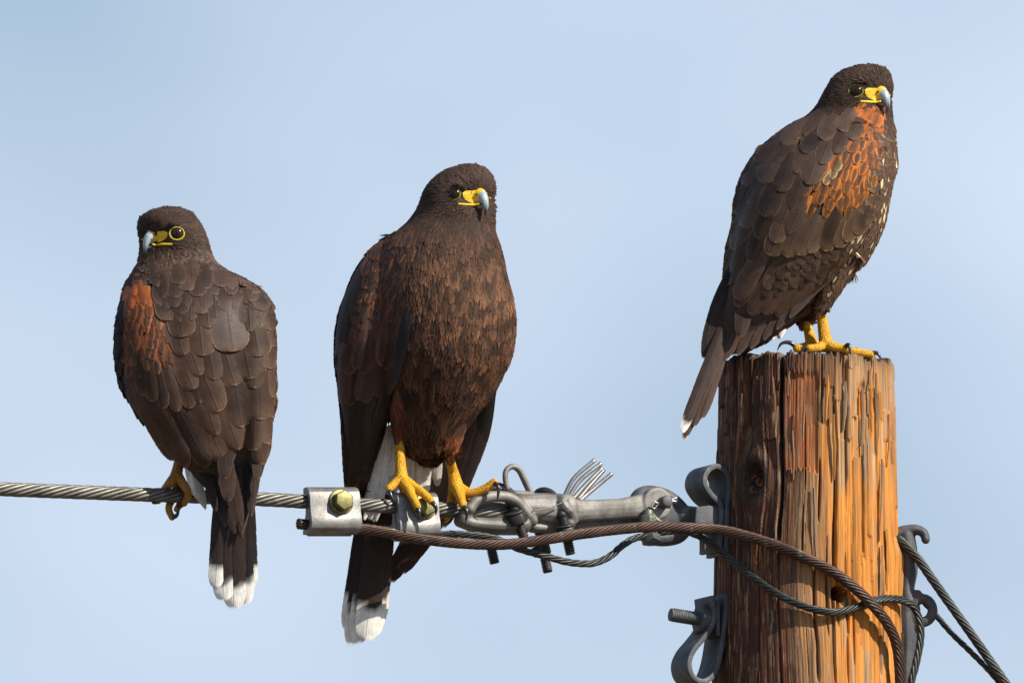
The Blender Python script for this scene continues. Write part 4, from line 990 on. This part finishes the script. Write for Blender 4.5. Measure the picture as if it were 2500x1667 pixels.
fa = [(405, 1095, 66, 210, 46), (430, 1128, 64, 225, 52), (462, 1137, 63, 235, 58), (505, 1134, 65, 230, 66), (540, 1130, 68, 215, 70), (567, 1126, 70, 200, 72), (633, 1136, 90, 150, 46), (648, 1118, 92, 140, 34),
      (582, 1096, 73, 195, 92), (626, 1106, 89, 160, 60), (652, 1086, 92, 150, 34), (530, 1060, 70, 200, 70),
      (352, 962, 82, 100, 34), (378, 980, 80, 105, 36), (404, 994, 78, 110, 38), (432, 1001, 76, 112, 42), (462, 996, 74, 115, 44), (492, 985, 72, 120, 46),
      (586, 1043, 77, 155, 94), (630, 1031, 88, 150, 62), (657, 1020, 92, 130, 38), (535, 1010, 74, 150, 76),
      (475, 953, 72, 115, 70), (667, 975, 92, 115, 36), (575, 945, 80, 118, 82), (622, 948, 87, 105, 62), (525, 930, 76, 110, 66), (492, 919, 76, 112, 74), (610, 930, 82, 115, 84), (657, 904, 92, 92, 44),
      (496, 871, 80, 104, 76), (626, 868, 88, 92, 66), (660, 848, 94, 84, 40), (452, 866, 74, 100, 60), (450, 826, 76, 96, 72), (610, 806, 90, 84, 66), (650, 806, 95, 80, 46), (505, 806, 83, 92, 78), (405, 790, 78, 84, 60),
      (565, 856, 86, 116, 96)]
for i, (x, y, an, L, w) in enumerate(fa):
    m = lerp(lerp(BR, DK, 0.3), (0.084, 0.046, 0.031), A.rng.random()); big_ = L > 180
    if i == len(fa) - 1: m = (0.072, 0.052, 0.046)
    A.feather(x, y, an, L, w, main=m, edge=(0.34, 0.21, 0.13) if not big_ else (0.25, 0.155, 0.10), ea=0.85, h0=0.6 + 0.09 * i, h1=5.5 + 0.13 * i + (4 if i == len(fa) - 1 else 0), name='wing_feather', tip=0.66, nu=7)
def mant(u, v, r): return dict(main=lerp(lerp(BR, DK, 0.3), (0.072, 0.042, 0.030), r.random()), edge=(0.24, 0.16, 0.115), ea=0.7)
A.tract((372, 700), (610, 700), (650, 790), (400, 790), 5, 8, lambda u, v: 84 + 12 * u, 58, 42, mant, name='mantle_feather', h0=4.5, h1=11, tip=0.6)
# folded primaries and tail, hanging in front of the wire
yt = ya - 84
for i, (bx, tx, ty, w) in enumerate([(545, 526, 1436, 42), (600, 611, 1436, 42), (555, 545, 1468, 56), (590, 599, 1476, 48), (570, 572, 1487, 60)]):
    A.free((bx, 1140, yt + 14 - 3 * i), (tx, ty, yt - 40 - 3.5 * i), w, main=lerp(DK, BR, 0.0 if i % 2 else 0.3), white=0.80 + (0.01 * (i % 3)), name='tail_feather', tip=0.86, ea=0.05, roll=0.3)
for i, (bx, by, tx, ty, w) in enumerate([(462, 1080, 528, 1250, 26), (470, 1070, 552, 1288, 26), (480, 1060, 574, 1306, 28), (494, 1050, 592, 1316, 30), (640, 1050, 588, 1306, 30), (646, 1060, 612, 1262, 26), (648, 1060, 620, 1219, 26), (644, 1050, 628, 1172, 26),
                                         (508, 1040, 588, 1286, 42), (520, 1030, 558, 1226, 46), (530, 1020, 548, 1170, 42)]):
    A.free((bx, by, ya - 30 - 2 * i), (tx, ty, ya - 118 - 4 * i), w, main=lerp(DK, BR, 0.2 + 0.1 * (i % 5)), ea=0.5, edge=(0.17, 0.115, 0.085), bend=-9 if bx < 600 else 7, tip=0.6, cup=0.04)
for i in range(9):     # pale vent feathers beside the folded wing
    A.free((452 + 3 * i, 1112, ya - 30 + 2 * i), (470 + 4.0 * i, 1205 + 5 * i, ya - 52 + 2 * i), 15, main=lerp(WH, (0.4, 0.36, 0.32), 0.25 * A.rng.random()), ea=0.1, name='vent_feather', tip=0.6, roll=0.6)
for (x, y) in ((326, 1000), (342, 1025), (352, 1041)):
    A.free((x - 26, y - 80, ya - 20), (x, y, ya - 10), 14, main=DK, ea=0.1, tip=0.5)
kp = cable_py(425); yk = yc(425)
A.leg([([P(438, 1085, ya - 20), P(436, 1130, ya - 16), P(430, 1160, yk - 2)], [13, 12, 15]),
       ([P(430, 1160, yk - 2), P(413, 1180, yk - 6), P(398, 1200, yk + 26), P(386, 1222, yk + 22)], [14, 11, 10, 8]),
       ([P(432, 1162, yk), P(434, 1180, yk + 26), P(422, 1212, yk + 30), P(412, 1240, yk + 12), P(420, 1262, yk - 4)], [13, 11, 10, 9, 8]),
       ([P(436, 1164, yk), P(452, 1188, yk - 22), P(460, 1206, yk - 24), P(450, 1228, yk - 10)], [13, 11, 10, 8]),
       ([P(428, 1166, yk - 2), P(444, 1190, yk + 26), P(440, 1226, yk + 24), P(432, 1242, yk + 8)], [12, 10, 9, 8])],
      [[P(386, 1222, yk + 22), P(376, 1226, yk + 8), P(370, 1224, yk - 6)], [P(420, 1262, yk - 4), P(432, 1256, yk - 14), P(438, 1236, yk - 18)], [P(450, 1228, yk - 10), P(438, 1236, yk + 2), P(428, 1234, yk + 12)]], 'legdull')

# ================================================================ hawk facing us on the connectors
yb = -440.0
B = Hawk('hawk with plain dark brown breast gripping the wire beside the bolted connectors', H(1000, cable_py(1000) - 17), (1131, 485), 40, yb - 25, 2)
def b_thigh(g):
    for (x0, y0, x1, y1, d) in ((985, 930, 976, 1066, -20), (1120, 960, 1100, 1110, -10)):
        tube(g, smooth_path([P(x0, y0, yb + d), P((x0 + x1) / 2, (y0 + y1) / 2, yb + d), P(x1, y1, yb + d * 0.6)], 8), np.linspace(46, 12, len(smooth_path([P(x0, y0, yb + d), P((x0 + x1) / 2, (y0 + y1) / 2, yb + d), P(x1, y1, yb + d * 0.6)], 8))), 16)
B.body([
    [(404, 1128, 1166, yb-22, 14), (414, 1094, 1186, yb-22, 38), (432, 1066, 1201, yb-22, 56), (455, 1044, 1207, yb-23, 67), (480, 1032, 1208, yb-24, 71), (505, 1022, 1208, yb-24, 70), (535, 1002, 1207, yb-22, 74), (562, 975, 1208, yb-20, 88),
     (590, 944, 1216, yb-18, 108), (625, 922, 1226, yb-16, 126), (665, 910, 1234, yb-14, 140), (710, 906, 1246, yb-12, 150), (762, 904, 1255, yb-10, 154), (820, 906, 1255, yb-6, 150), (865, 912, 1247, yb-2, 142), (907, 922, 1230, yb+2, 128), (960, 936, 1202, yb+6, 108), (1010, 950, 1164, yb+10, 84), (1060, 966, 1128, yb+14, 62), (1100, 990, 1100, yb+18, 40), (1122, 1020, 1080, yb+20, 14)],
    [(575, 950, 990, yb+10, 24), (610, 906, 1004, yb+4, 60), (655, 872, 1004, yb, 82), (705, 848, 1000, yb-2, 92), (765, 828, 994, yb-2, 94), (815, 820, 988, yb, 92), (870, 818, 980, yb+4, 84), (940, 826, 970, yb+10, 70), (1020, 834, 946, yb+20, 52), (1090, 838, 922, yb+30, 36), (1150, 842, 902, yb+38, 22), (1195, 850, 886, yb+44, 8)]], b_thigh)
B.head_parts()
def b_field(p):
    x, y = pj(p); w = ss(530, 610, y)[:, None]; t = np.stack([-0.05 - 0.0014 * (x - 1060), np.zeros(len(p)), -np.ones(len(p))], 1); return B.head_field(p) * (1 - w) + t * w
def b_col(p, rg):
    n = len(p); x, y = pj(p); ed, cv = cells(x, y, 46, 58, 201); k_ = np.clip(ed * rg.uniform(0.5, 1.4, n), 0, 1)[:, None]
    c = np.array((0.034, 0.019, 0.013)) * (1 - k_) + np.array((0.135, 0.064, 0.034)) * k_; c = c * (0.7 + 0.6 * cv)[:, None]; tn = ss(660, 550, y)[:, None]; c = c * (1 - 0.6 * tn) + np.array(HD) * 0.6 * tn
    e = c * 1.7; ea = np.full(n, 0.6)
    w = ((x < 930 - 0.1 * (y - 800)) & (y > 600)); c[w] = np.array(BR) * 0.8; ea[w] = 0.2
    rd = (y > 960) & (x < 985) & (x > 935); c[rd] = np.array((0.17, 0.055, 0.03)); rd2 = (y > 1050) & (x > 1090); c[rd2] = np.array((0.22, 0.07, 0.025))
    dk = (x > 975) & (y > 900) & ~rd2; c[dk] *= 0.62
    back = p[:, 1] > yb + 60; c[back] = np.array(BR)
    return c, e, ea
B.plumage('head_plumage', 8000, head_cols, lambda p: 27 + 0 * p[:, 0], b_field, lambda p: (pj(p)[1] < 575) * B.head_keep(p), (0.3, 2.4), 0.20, 5)
B.plumage('body_plumage', 19000, b_col, lambda p: np.where(pj(p)[1] < 700, 40.0, 50.0), b_field, lambda p: (pj(p)[1] > 545) * ~((pj(p)[0] < 1000 - 0.12 * (pj(p)[1] - 600)) & (pj(p)[1] > 605) & (p[:, 1] < yb + 10)) * 1.0, (0.3, 2.9), 0.19, 6)
def chest(u, v, r):
    return dict(main=lerp((0.060, 0.036, 0.026), (0.125, 0.066, 0.040), r.random()), cen=(0.05, 0.032, 0.025), ca=0.6 * r.random(), edge=(0.19, 0.11, 0.07), ea=0.45)
B.tract((1015, 590), (1205, 590), (1225, 960), (985, 960), 9, 5, lambda u, v: 96 - 10 * u, 56, 42, chest, name='breast_feather', h0=0.3, h1=1.8, tip=0.55, camber=0.01)
def rufb(u, v, r):
    t = min(1, max(0, 0.9 * u + 0.25 * v + r.uniform(-.3, .3)))
    return dict(main=lerp((0.26, 0.075, 0.028), (0.12, 0.05, 0.028), t), cen=(0.035, 0.024, 0.020), ca=0.95, edge=(0.30, 0.115, 0.05), ea=0.25)
# flight feathers of the near wing first, then coverts over them
for i in range(11):
    t = i / 10; x0 = 838 + 125 * t; xt = 846 + 46 * t; B.feather(xt + (6 if i % 2 else 0), 1196 - 75 * max(0, t - 0.45) - 12 * (i % 2), 96 + 8 * t, 380 - 60 * t, 30, main=lerp(DK, BR, 0.25 + 0.5 * B.rng.random()), edge=(0.15, 0.09, 0.06), ea=0.4, h0=1.0 + 0.5 * i, h1=4 + 0.7 * i, tip=0.8)
for i in range(8):
    t = i / 7; B.feather(846 + 105 * t, 985 - 40 * t + 16 * (i % 2), 98 + 6 * t, 190, 34, main=lerp(BR, (0.08, 0.045, 0.032), B.rng.random()), edge=(0.19, 0.09, 0.05), ea=0.6, h0=2.0, h1=9 + 0.4 * i, tip=0.7)
for i in range(9):
    t = i / 8; B.feather(838 + 125 * t, 905 - 15 * t + 10 * (i % 2), 100, 120, 34, main=lerp((0.07, 0.04, 0.03), (0.13, 0.06, 0.035), B.rng.random()), cen=DK, ca=0.5, edge=(0.25, 0.11, 0.05), ea=0.7, h0=2.5, h1=10, tip=0.66)
B.tract((905, 622), (1002, 590), (955, 905), (826, 890), 15, 7, lambda u, v: 108 - 10 * v, 56, 24, rufb, name='shoulder_feather', h0=1.5, h1=6, tip=0.45)
for i in range(6):    # dark outer edge of the folded wing
    t = (i + 1) / 9; x = 932 - 112 * math.sin(t * 1.45) ; y = 640 + 300 * t; B.feather(x - 6, y, 118 - 26 * t, 120, 22, main=lerp(DK, BR, 0.45), ea=0.15, h0=1.5, h1=6, tip=0.7)
def outer(u, v, r): return dict(main=lerp(DK, (0.085, 0.045, 0.03), 0.25 + 0.6 * u * r.random()), edge=(0.16, 0.085, 0.05), ea=0.5)
B.tract((893, 650), (925, 650), (852, 925), (822, 925), 11, 2, lambda u, v: 118 - 24 * v, 74, 30, outer, h0=1.2, h1=6, tip=0.6)
B.feather(962, 938, 100, 195, 19, main=(0.030, 0.030, 0.036), ea=0.2, h0=4, h1=13, tip=0.55)
B.feather(970, 880, 100, 130, 20, main=(0.032, 0.028, 0.028), ea=0.2, h0=6, h1=12, tip=0.55)
# far wing showing beyond the flank, passing behind the wire
for i, (bx, by, tx, ty, w) in enumerate([(1198, 930, 1120, 1190, 44), (1200, 935, 1075, 1290, 46), (1185, 960, 1030, 1330, 50), (1170, 980, 1000, 1372, 54), (1150, 1000, 975, 1402, 56), (1120, 1020, 948, 1424, 50)]):
    B.free((bx, by, yb + 70 + 8 * i), (tx, ty, yb + 120 + 8 * i), w, main=lerp(DK, BR, 0.12 * i), ea=0.25, bend=-14, tip=0.8)
for i in range(46):    # white vent
    t = B.rng.random(); x0 = 955 + 110 * t; x1 = 900 + 170 * t + B.rng.uniform(-8, 8); yy = B.rng.uniform(1150, 1215) if t > 0.45 else B.rng.uniform(1150, 1278)
    if yy > 1215: x1 = B.rng.uniform(885, 935); x0 = 950
    B.free((x0, 1040, yb + 40 + 20 * t), (x1, yy, yb + 62 + 22 * B.rng.random()), B.rng.uniform(20, 32), main=lerp(WH, (0.42, 0.36, 0.30), B.rng.random() * 0.5), ea=0.25, edge=(0.8, 0.78, 0.72), name='vent_feather', tip=0.5, roll=B.rng.uniform(-.3, .3), cen=(0.2, 0.15, 0.12), ca=0.5 if B.rng.random() < 0.12 else 0)
for i, (bx, tx, ty, w) in enumerate([(905, 846, 1540, 40), (915, 856, 1576, 46), (955, 922, 1528, 46), (925, 872, 1572, 54), (945, 908, 1556, 58), (935, 893, 1567, 64)]):
    B.free((bx, 1150, yb + 120 - 6 * i), (tx, ty, yb + 100 - 7 * i), w, main=lerp(DK, BR, (0.1, 0.2, 0.75, 0.15, 0.5, 0.35)[i]), white=0.77, name='tail_feather', tip=0.86, ea=0.08, roll=0.12)
k0 = yc(985); k1 = yc(1112)
B.leg([([P(982, 1030, yb - 8), P(976, 1070, yb - 8), P(978, 1130, k0 - 4), P(980, 1168, k0 - 14)], [12, 11.5, 12.5, 17]),
       ([P(980, 1168, k0 - 14), P(963, 1180, k0 - 26), P(950, 1192, k0 - 34)], [15, 11, 10]),
       ([P(982, 1170, k0 - 16), P(1000, 1200, k0 - 42), P(1012, 1222, k0 - 58), P(1019, 1236, k0 - 62)], [15, 12, 11, 9.5]),
       ([P(984, 1170, k0 - 14), P(1014, 1190, k0 - 30), P(1036, 1206, k0 - 48), P(1052, 1222, k0 - 56)], [15, 12, 11, 9.5]),
       ([P(980, 1172, k0 - 6), P(985, 1196, k0 + 24), P(990, 1222, k0 + 28)], [14, 11, 9])],
      [[P(950, 1192, k0 - 34), P(954, 1208, k0 - 44), P(967, 1228, k0 - 44)], [P(1019, 1236, k0 - 64), P(1024, 1254, k0 - 70), P(1020, 1272, k0 - 66)], [P(1052, 1222, k0 - 58), P(1064, 1238, k0 - 62), P(1064, 1258, k0 - 56)], [P(990, 1222, k0 + 28), P(992, 1240, k0 + 20), P(990, 1252, k0 + 6)]])
B.leg([([P(1102, 1085, yb - 4), P(1096, 1110, yb - 4), P(1106, 1150, k1 - 4), P(1113, 1184, k1 - 10)], [12, 11.5, 13, 18]),
       ([P(1113, 1184, k1 - 10), P(1122, 1206, k1 - 26), P(1130, 1232, k1 - 40)], [17, 13, 10]),
       ([P(1114, 1188, k1 - 10), P(1150, 1203, k1 - 14), P(1184, 1192, k1 - 22), P(1206, 1177, k1 - 26)], [16, 12, 11, 10.5]),
       ([P(1110, 1186, k1 - 6), P(1104, 1212, k1 + 26), P(1098, 1246, k1 + 24), P(1088, 1264, k1 + 2)], [16, 12, 12, 11]),
       ([P(1114, 1190, k1 - 6), P(1134, 1204, k1 + 20), P(1150, 1222, k1 + 28)], [14, 11, 9])],
      [[P(1130, 1232, k1 - 42), P(1140, 1250, k1 - 50), P(1136, 1276, k1 - 46)], [P(1206, 1177, k1 - 30), P(1217, 1190, k1 - 40), P(1214, 1222, k1 - 42)], [P(1088, 1264, k1 + 2), P(1078, 1272, k1 - 8), P(1074, 1266, k1 - 16)]])

# ================================================================ hawk standing on the pole top, side on
yq = -160.0
C_ = Hawk('hawk with rust orange shoulder patch standing on top of the timber pole', P(2000, 862, -175), (2101, 234), 50, yq - 10, 3)
def c_thigh(g):
    for (x0, y0, x1, y1, d) in ((2060, 610, 2003, 752, -30), (2040, 640, 1966, 785, 40)):
        pp = smooth_path([P(x0, y0, yq + d), P((x0 + x1) / 2, (y0 + y1) / 2, yq + d), P(x1, y1, yq + d * 0.8)], 8); tube(g, pp, np.linspace(52, 14, len(pp)), 16)
C_.body([
    [(160, 2100, 2140, yq-8, 14), (168, 2070, 2160, yq-8, 36), (184, 2042, 2172, yq-8, 54), (208, 2024, 2178, yq-9, 66), (235, 2008, 2178, yq-10, 70), (262, 1992, 2176, yq-10, 68), (285, 1968, 2177, yq-10, 74), (306, 1932, 2181, yq-8, 88),
     (332, 1894, 2184, yq-6, 104), (362, 1860, 2186, yq-4, 118), (398, 1832, 2187, yq, 130), (440, 1810, 2178, yq, 136), (490, 1797, 2168, yq+2, 136), (545, 1790, 2156, yq+4, 130), (595, 1778, 2136, yq+6, 118), (640, 1772, 2108, yq+8, 102), (690, 1768, 2046, yq+10, 82), (740, 1766, 2000, yq+10, 64), (790, 1762, 1930, yq+10, 44), (830, 1764, 1870, yq+10, 26), (850, 1770, 1830, yq+10, 10)],
    [(300, 2070, 2130, yq-70, 30), (340, 1980, 2156, yq-78, 62), (400, 1890, 2164, yq-82, 84), (460, 1846, 2158, yq-84, 92), (520, 1818, 2140, yq-84, 90), (590, 1800, 2100, yq-80, 80), (660, 1788, 2040, yq-72, 66), (730, 1774, 1968, yq-64, 50), (790, 1760, 1900, yq-56, 34), (840, 1752, 1840, yq-50, 18), (862, 1754, 1800, yq-48, 6)]], c_thigh)
C_.head_parts()
def c_field(p):
    x, y = pj(p); w = ss(275, 350, y)[:, None]; t = np.stack([-0.50 * np.ones(len(p)), np.zeros(len(p)), -np.ones(len(p))], 1); return C_.head_field(p) * (1 - w) + t * w
def c_col(p, rg):
    n = len(p); x, y = pj(p); c = cvec(lerp(BR, CH, 0.3), n); e = cvec((0.24, 0.16, 0.10), n); ea = np.where(rg.random(n) < 0.4, 0.6, 0.2)
    br_ = (x > 2090 - 0.3 * (y - 500)) & (y > 300); sp = br_ & (rg.random(n) < 0.07); c[br_] = np.array((0.08, 0.046, 0.03)); c[sp] = np.array((0.55, 0.42, 0.26)); ea[sp] = 0
    th_ = (y > 680) & (x < 2030); c[th_] = np.array((0.075, 0.042, 0.03))
    return c, e, ea
C_.plumage('head_plumage', 8000, head_cols, lambda p: 26 + 0 * p[:, 0], c_field, lambda p: (pj(p)[1] < 325) * C_.head_keep(p), (0.3, 2.4), 0.20, 7)
C_.plumage('body_plumage', 9000, c_col, lambda p: np.where(pj(p)[1] < 360, 32.0, 44.0), c_field, lambda p: (pj(p)[1] > 290) * ~((pj(p)[0] < 2150 - 0.66 * (pj(p)[1] - 480) * (pj(p)[1] > 480)) & (pj(p)[1] > 335) & (p[:, 1] < yq - 15)) * 1.0, (0.3, 3.8), 0.34, 8)
# wing: flight feathers, greater coverts, scapulars, then the orange shoulder
for i, (x, y, an, L, w) in enumerate([(1800, 750, 114, 230, 44), (1830, 766, 116, 240, 46), (1862, 772, 118, 240, 46), (1893, 774, 120, 240, 44), (1918, 766, 122, 230, 40), (1940, 752, 124, 230, 36), (1962, 734, 126, 220, 34), (1984, 716, 128, 210, 30), (2004, 698, 130, 200, 26)]):
    C_.feather(x, y, an, L, w, main=lerp(BR, (0.085, 0.052, 0.036), C_.rng.random()), edge=(0.24, 0.155, 0.10), ea=0.7, h0=0.8 + 0.15 * i, h1=6, tip=0.78, nu=7)
def cov(u, v, r): return dict(main=lerp((0.07, 0.044, 0.032), (0.12, 0.07, 0.042), r.random()), cen=DK, ca=0.35, edge=(0.26, 0.16, 0.09), ea=0.55)
C_.tract((1925, 632), (2085, 560), (1990, 690), (1850, 745), 6, 7, 122, 58, 30, cov, h0=1.5, h1=7.5, tip=0.6)
for i, (x, y, an, L, w) in enumerate([(1880, 624, 112, 120, 60), (1918, 628, 110, 118, 56), (1950, 624, 112, 110, 50), (1975, 617, 114, 108, 44), (2010, 614, 112, 110, 58), (2040, 600, 116, 108, 46), (2064, 585, 118, 105, 44), (2086, 566, 120, 100, 40), (2104, 546, 122, 95, 36), (1895, 593, 112, 80, 50)]):
    C_.feather(x, y, an, L, w, main=lerp(BR, (0.11, 0.068, 0.045), C_.rng.random()), edge=(0.52, 0.34, 0.17), ea=0.95, h0=1.6 + 0.1 * i, h1=9.5, tip=0.66, nu=7)
for i, (x, y, an, L, w) in enumerate([(1778, 655, 104, 150, 28), (1788, 606, 104, 150, 34), (1800, 730, 112, 190, 50), (1776, 700, 110, 190, 46), (1830, 640, 114, 170, 54), (1795, 590, 110, 160, 50), (1818, 560, 114, 150, 52), (1850, 590, 114, 150, 56), (1800, 520, 110, 130, 48), (1835, 500, 116, 130, 54), (1870, 530, 114, 120, 56), (1900, 560, 110, 110, 50), (1925, 570, 108, 100, 46),
                                      (1820, 450, 118, 110, 48), (1862, 450, 118, 110, 54), (1905, 470, 112, 100, 54), (1935, 510, 108, 96, 50), (1850, 400, 124, 100, 46), (1895, 405, 120, 96, 54), (1940, 430, 114, 92, 56), (1975, 455, 110, 90, 52), (1915, 362, 126, 86, 46), (1962, 378, 120, 84, 50), (2005, 400, 114, 80, 50), (1960, 335, 130, 76, 42), (2005, 345, 122, 74, 46), (2040, 372, 112, 70, 44), (2050, 330, 116, 66, 44), (2080, 345, 108, 60, 40)]):
    C_.feather(x, y, an, L, w, main=lerp((0.048, 0.030, 0.022), (0.088, 0.052, 0.036), C_.rng.random()), edge=(0.30, 0.19, 0.12), ea=0.6, h0=1.5 + 0.1 * i, h1=6 + 0.1 * i, tip=0.66, nu=7)
def rufc(u, v, r):
    t = min(1, max(0, v * 1.1 - 0.15 + r.uniform(-.25, .25)))
    if v > 0.4 and r.random() < 0.07: return dict(main=(0.46, 0.29, 0.12), cen=DK, ca=0.7, edge=(0.66, 0.5, 0.28), ea=0.6)
    return dict(main=lerp((0.48, 0.122, 0.014), (0.38, 0.13, 0.02), t), cen=(0.034, 0.023, 0.016), ca=(0.45 if v < 0.25 else r.uniform(0.65, 1.0)), edge=lerp((0.50, 0.17, 0.03), (0.46, 0.25, 0.08), t), ea=0.35)
C_.tract((2080, 305), (2152, 312), (2128, 545), (1925, 530), 11, 9, lambda u, v: 114 - 14 * u, 58, 24, rufc, name='shoulder_feather', h0=2.0, h1=6.5, tip=0.45)
def brs(u, v, r): return dict(main=lerp((0.06, 0.038, 0.028), (0.10, 0.058, 0.038), r.random()), edge=(0.60, 0.45, 0.26) if r.random() < 0.25 else (0.22, 0.13, 0.08), ea=0.8)
C_.tract((2146, 335), (2172, 335), (2112, 600), (2076, 592), 9, 3, lambda u, v: 104 + 10 * v, 48, 28, brs, name='breast_feather', h1=6.5, tip=0.55)
# folded primaries beyond the coverts
yp = yq - 70
for i, (bx, by, tx, ty, w) in enumerate([(1800, 640, 1718, 878, 40), (1800, 660, 1732, 872, 36), (1900, 640, 1738, 891, 34), (1925, 645, 1764, 882, 32), (1950, 650, 1798, 868, 30), (1975, 655, 1830, 853, 28), (1998, 658, 1862, 831, 26), (2020, 660, 1894, 805, 24), (2040, 662, 1926, 776, 22), (1850, 640, 1806, 824, 44)]):
    C_.free((bx, by, yp + 26 - 3 * i), (tx, ty, yp - 8 - 3 * i), w, main=lerp(DK, BR, (0.0, 0.2, 0.7, 0.9, 0.8, 1.0, 0.4, 0.3, 0.4, 0.4)[i]), ea=0.45, edge=(0.2, 0.135, 0.10), bend=8 if i < 2 else 5, tip=0.62, roll=0.1, cup=0.04)
for i, (bx, tx, ty, w) in enumerate([(1782, 1712, 1022, 30), (1777, 1692, 1042, 30), (1772, 1668, 1074, 28), (1764, 1664, 1058, 30)]):
    C_.free((bx, 800, yp + 8 - 4 * i), (tx, ty, yp - 60 - 5 * i), w, main=lerp(DK, BR, (0.9, 0.75, 0.5, 0.35)[i]), white=0.87 if i == 3 else (0.965 if i == 2 else 0.99), name='tail_feather', tip=0.72, ea=0.1, roll=0.05)
for i in range(12):
    C_.free((1930 - 2 * i, 752, yq + 10 + 3 * i), (1905 - 8.5 * i + C_.rng.uniform(-4, 4), 826 + 1.5 * i, yq - 10 + 3 * i), 17, main=WH, ea=0.1, name='vent_feather', tip=0.5, cen=DK, ca=0.8 if i in (3, 8) else 0)
yf = -178
C_.leg([([P(2002, 690, yq - 34), P(2003, 745, yq - 24), P(2010, 800, yf + 4), P(2016, 835, yf + 2)], [11, 10.5, 13, 17]),
        ([P(2016, 838, yf), P(2036, 846, yf - 10), P(2062, 850, yf - 16)], [15, 12, 10]), ([P(2016, 840, yf + 2), P(2060, 852, yf + 10), P(2100, 860, yf + 16), P(2126, 864, yf + 22)], [14, 11, 10, 9]),
        ([P(2014, 840, yf + 2), P(1996, 848, yf - 20), P(1976, 850, yf - 30)], [13, 11, 10]), ([P(2018, 840, yf + 8), P(2050, 850, yf + 40)], [13, 9])],
       [[P(2062, 848, yf - 18), P(2072, 842, yf - 30), P(2077, 866, yf - 38)], [P(2126, 862, yf + 22), P(2142, 862, yf + 22), P(2152, 878, yf + 18)], [P(1976, 850, yf - 30), P(1962, 848, yf - 36), P(1954, 862, yf - 40)]])
C_.leg([([P(1966, 735, yq + 30), P(1967, 780, yq + 24), P(1976, 815, yf + 46), P(1982, 838, yf + 42)], [11, 10.5, 12, 16]),
        ([P(1982, 842, yf + 40), P(1962, 848, yf + 30), P(1946, 850, yf + 24)], [14, 12, 11]), ([P(1984, 844, yf + 40), P(2030, 852, yf + 60), P(2076, 862, yf + 70)], [13, 10, 9]), ([P(1982, 842, yf + 40), P(2000, 850, yf + 28)], [13, 10])],
       [[P(1946, 848, yf + 24), P(1928, 836, yf + 18), P(1908, 838, yf + 14), P(1897, 856, yf + 10)], [P(2076, 856, yf + 70), P(2092, 852, yf + 72), P(2104, 862, yf + 72)]])
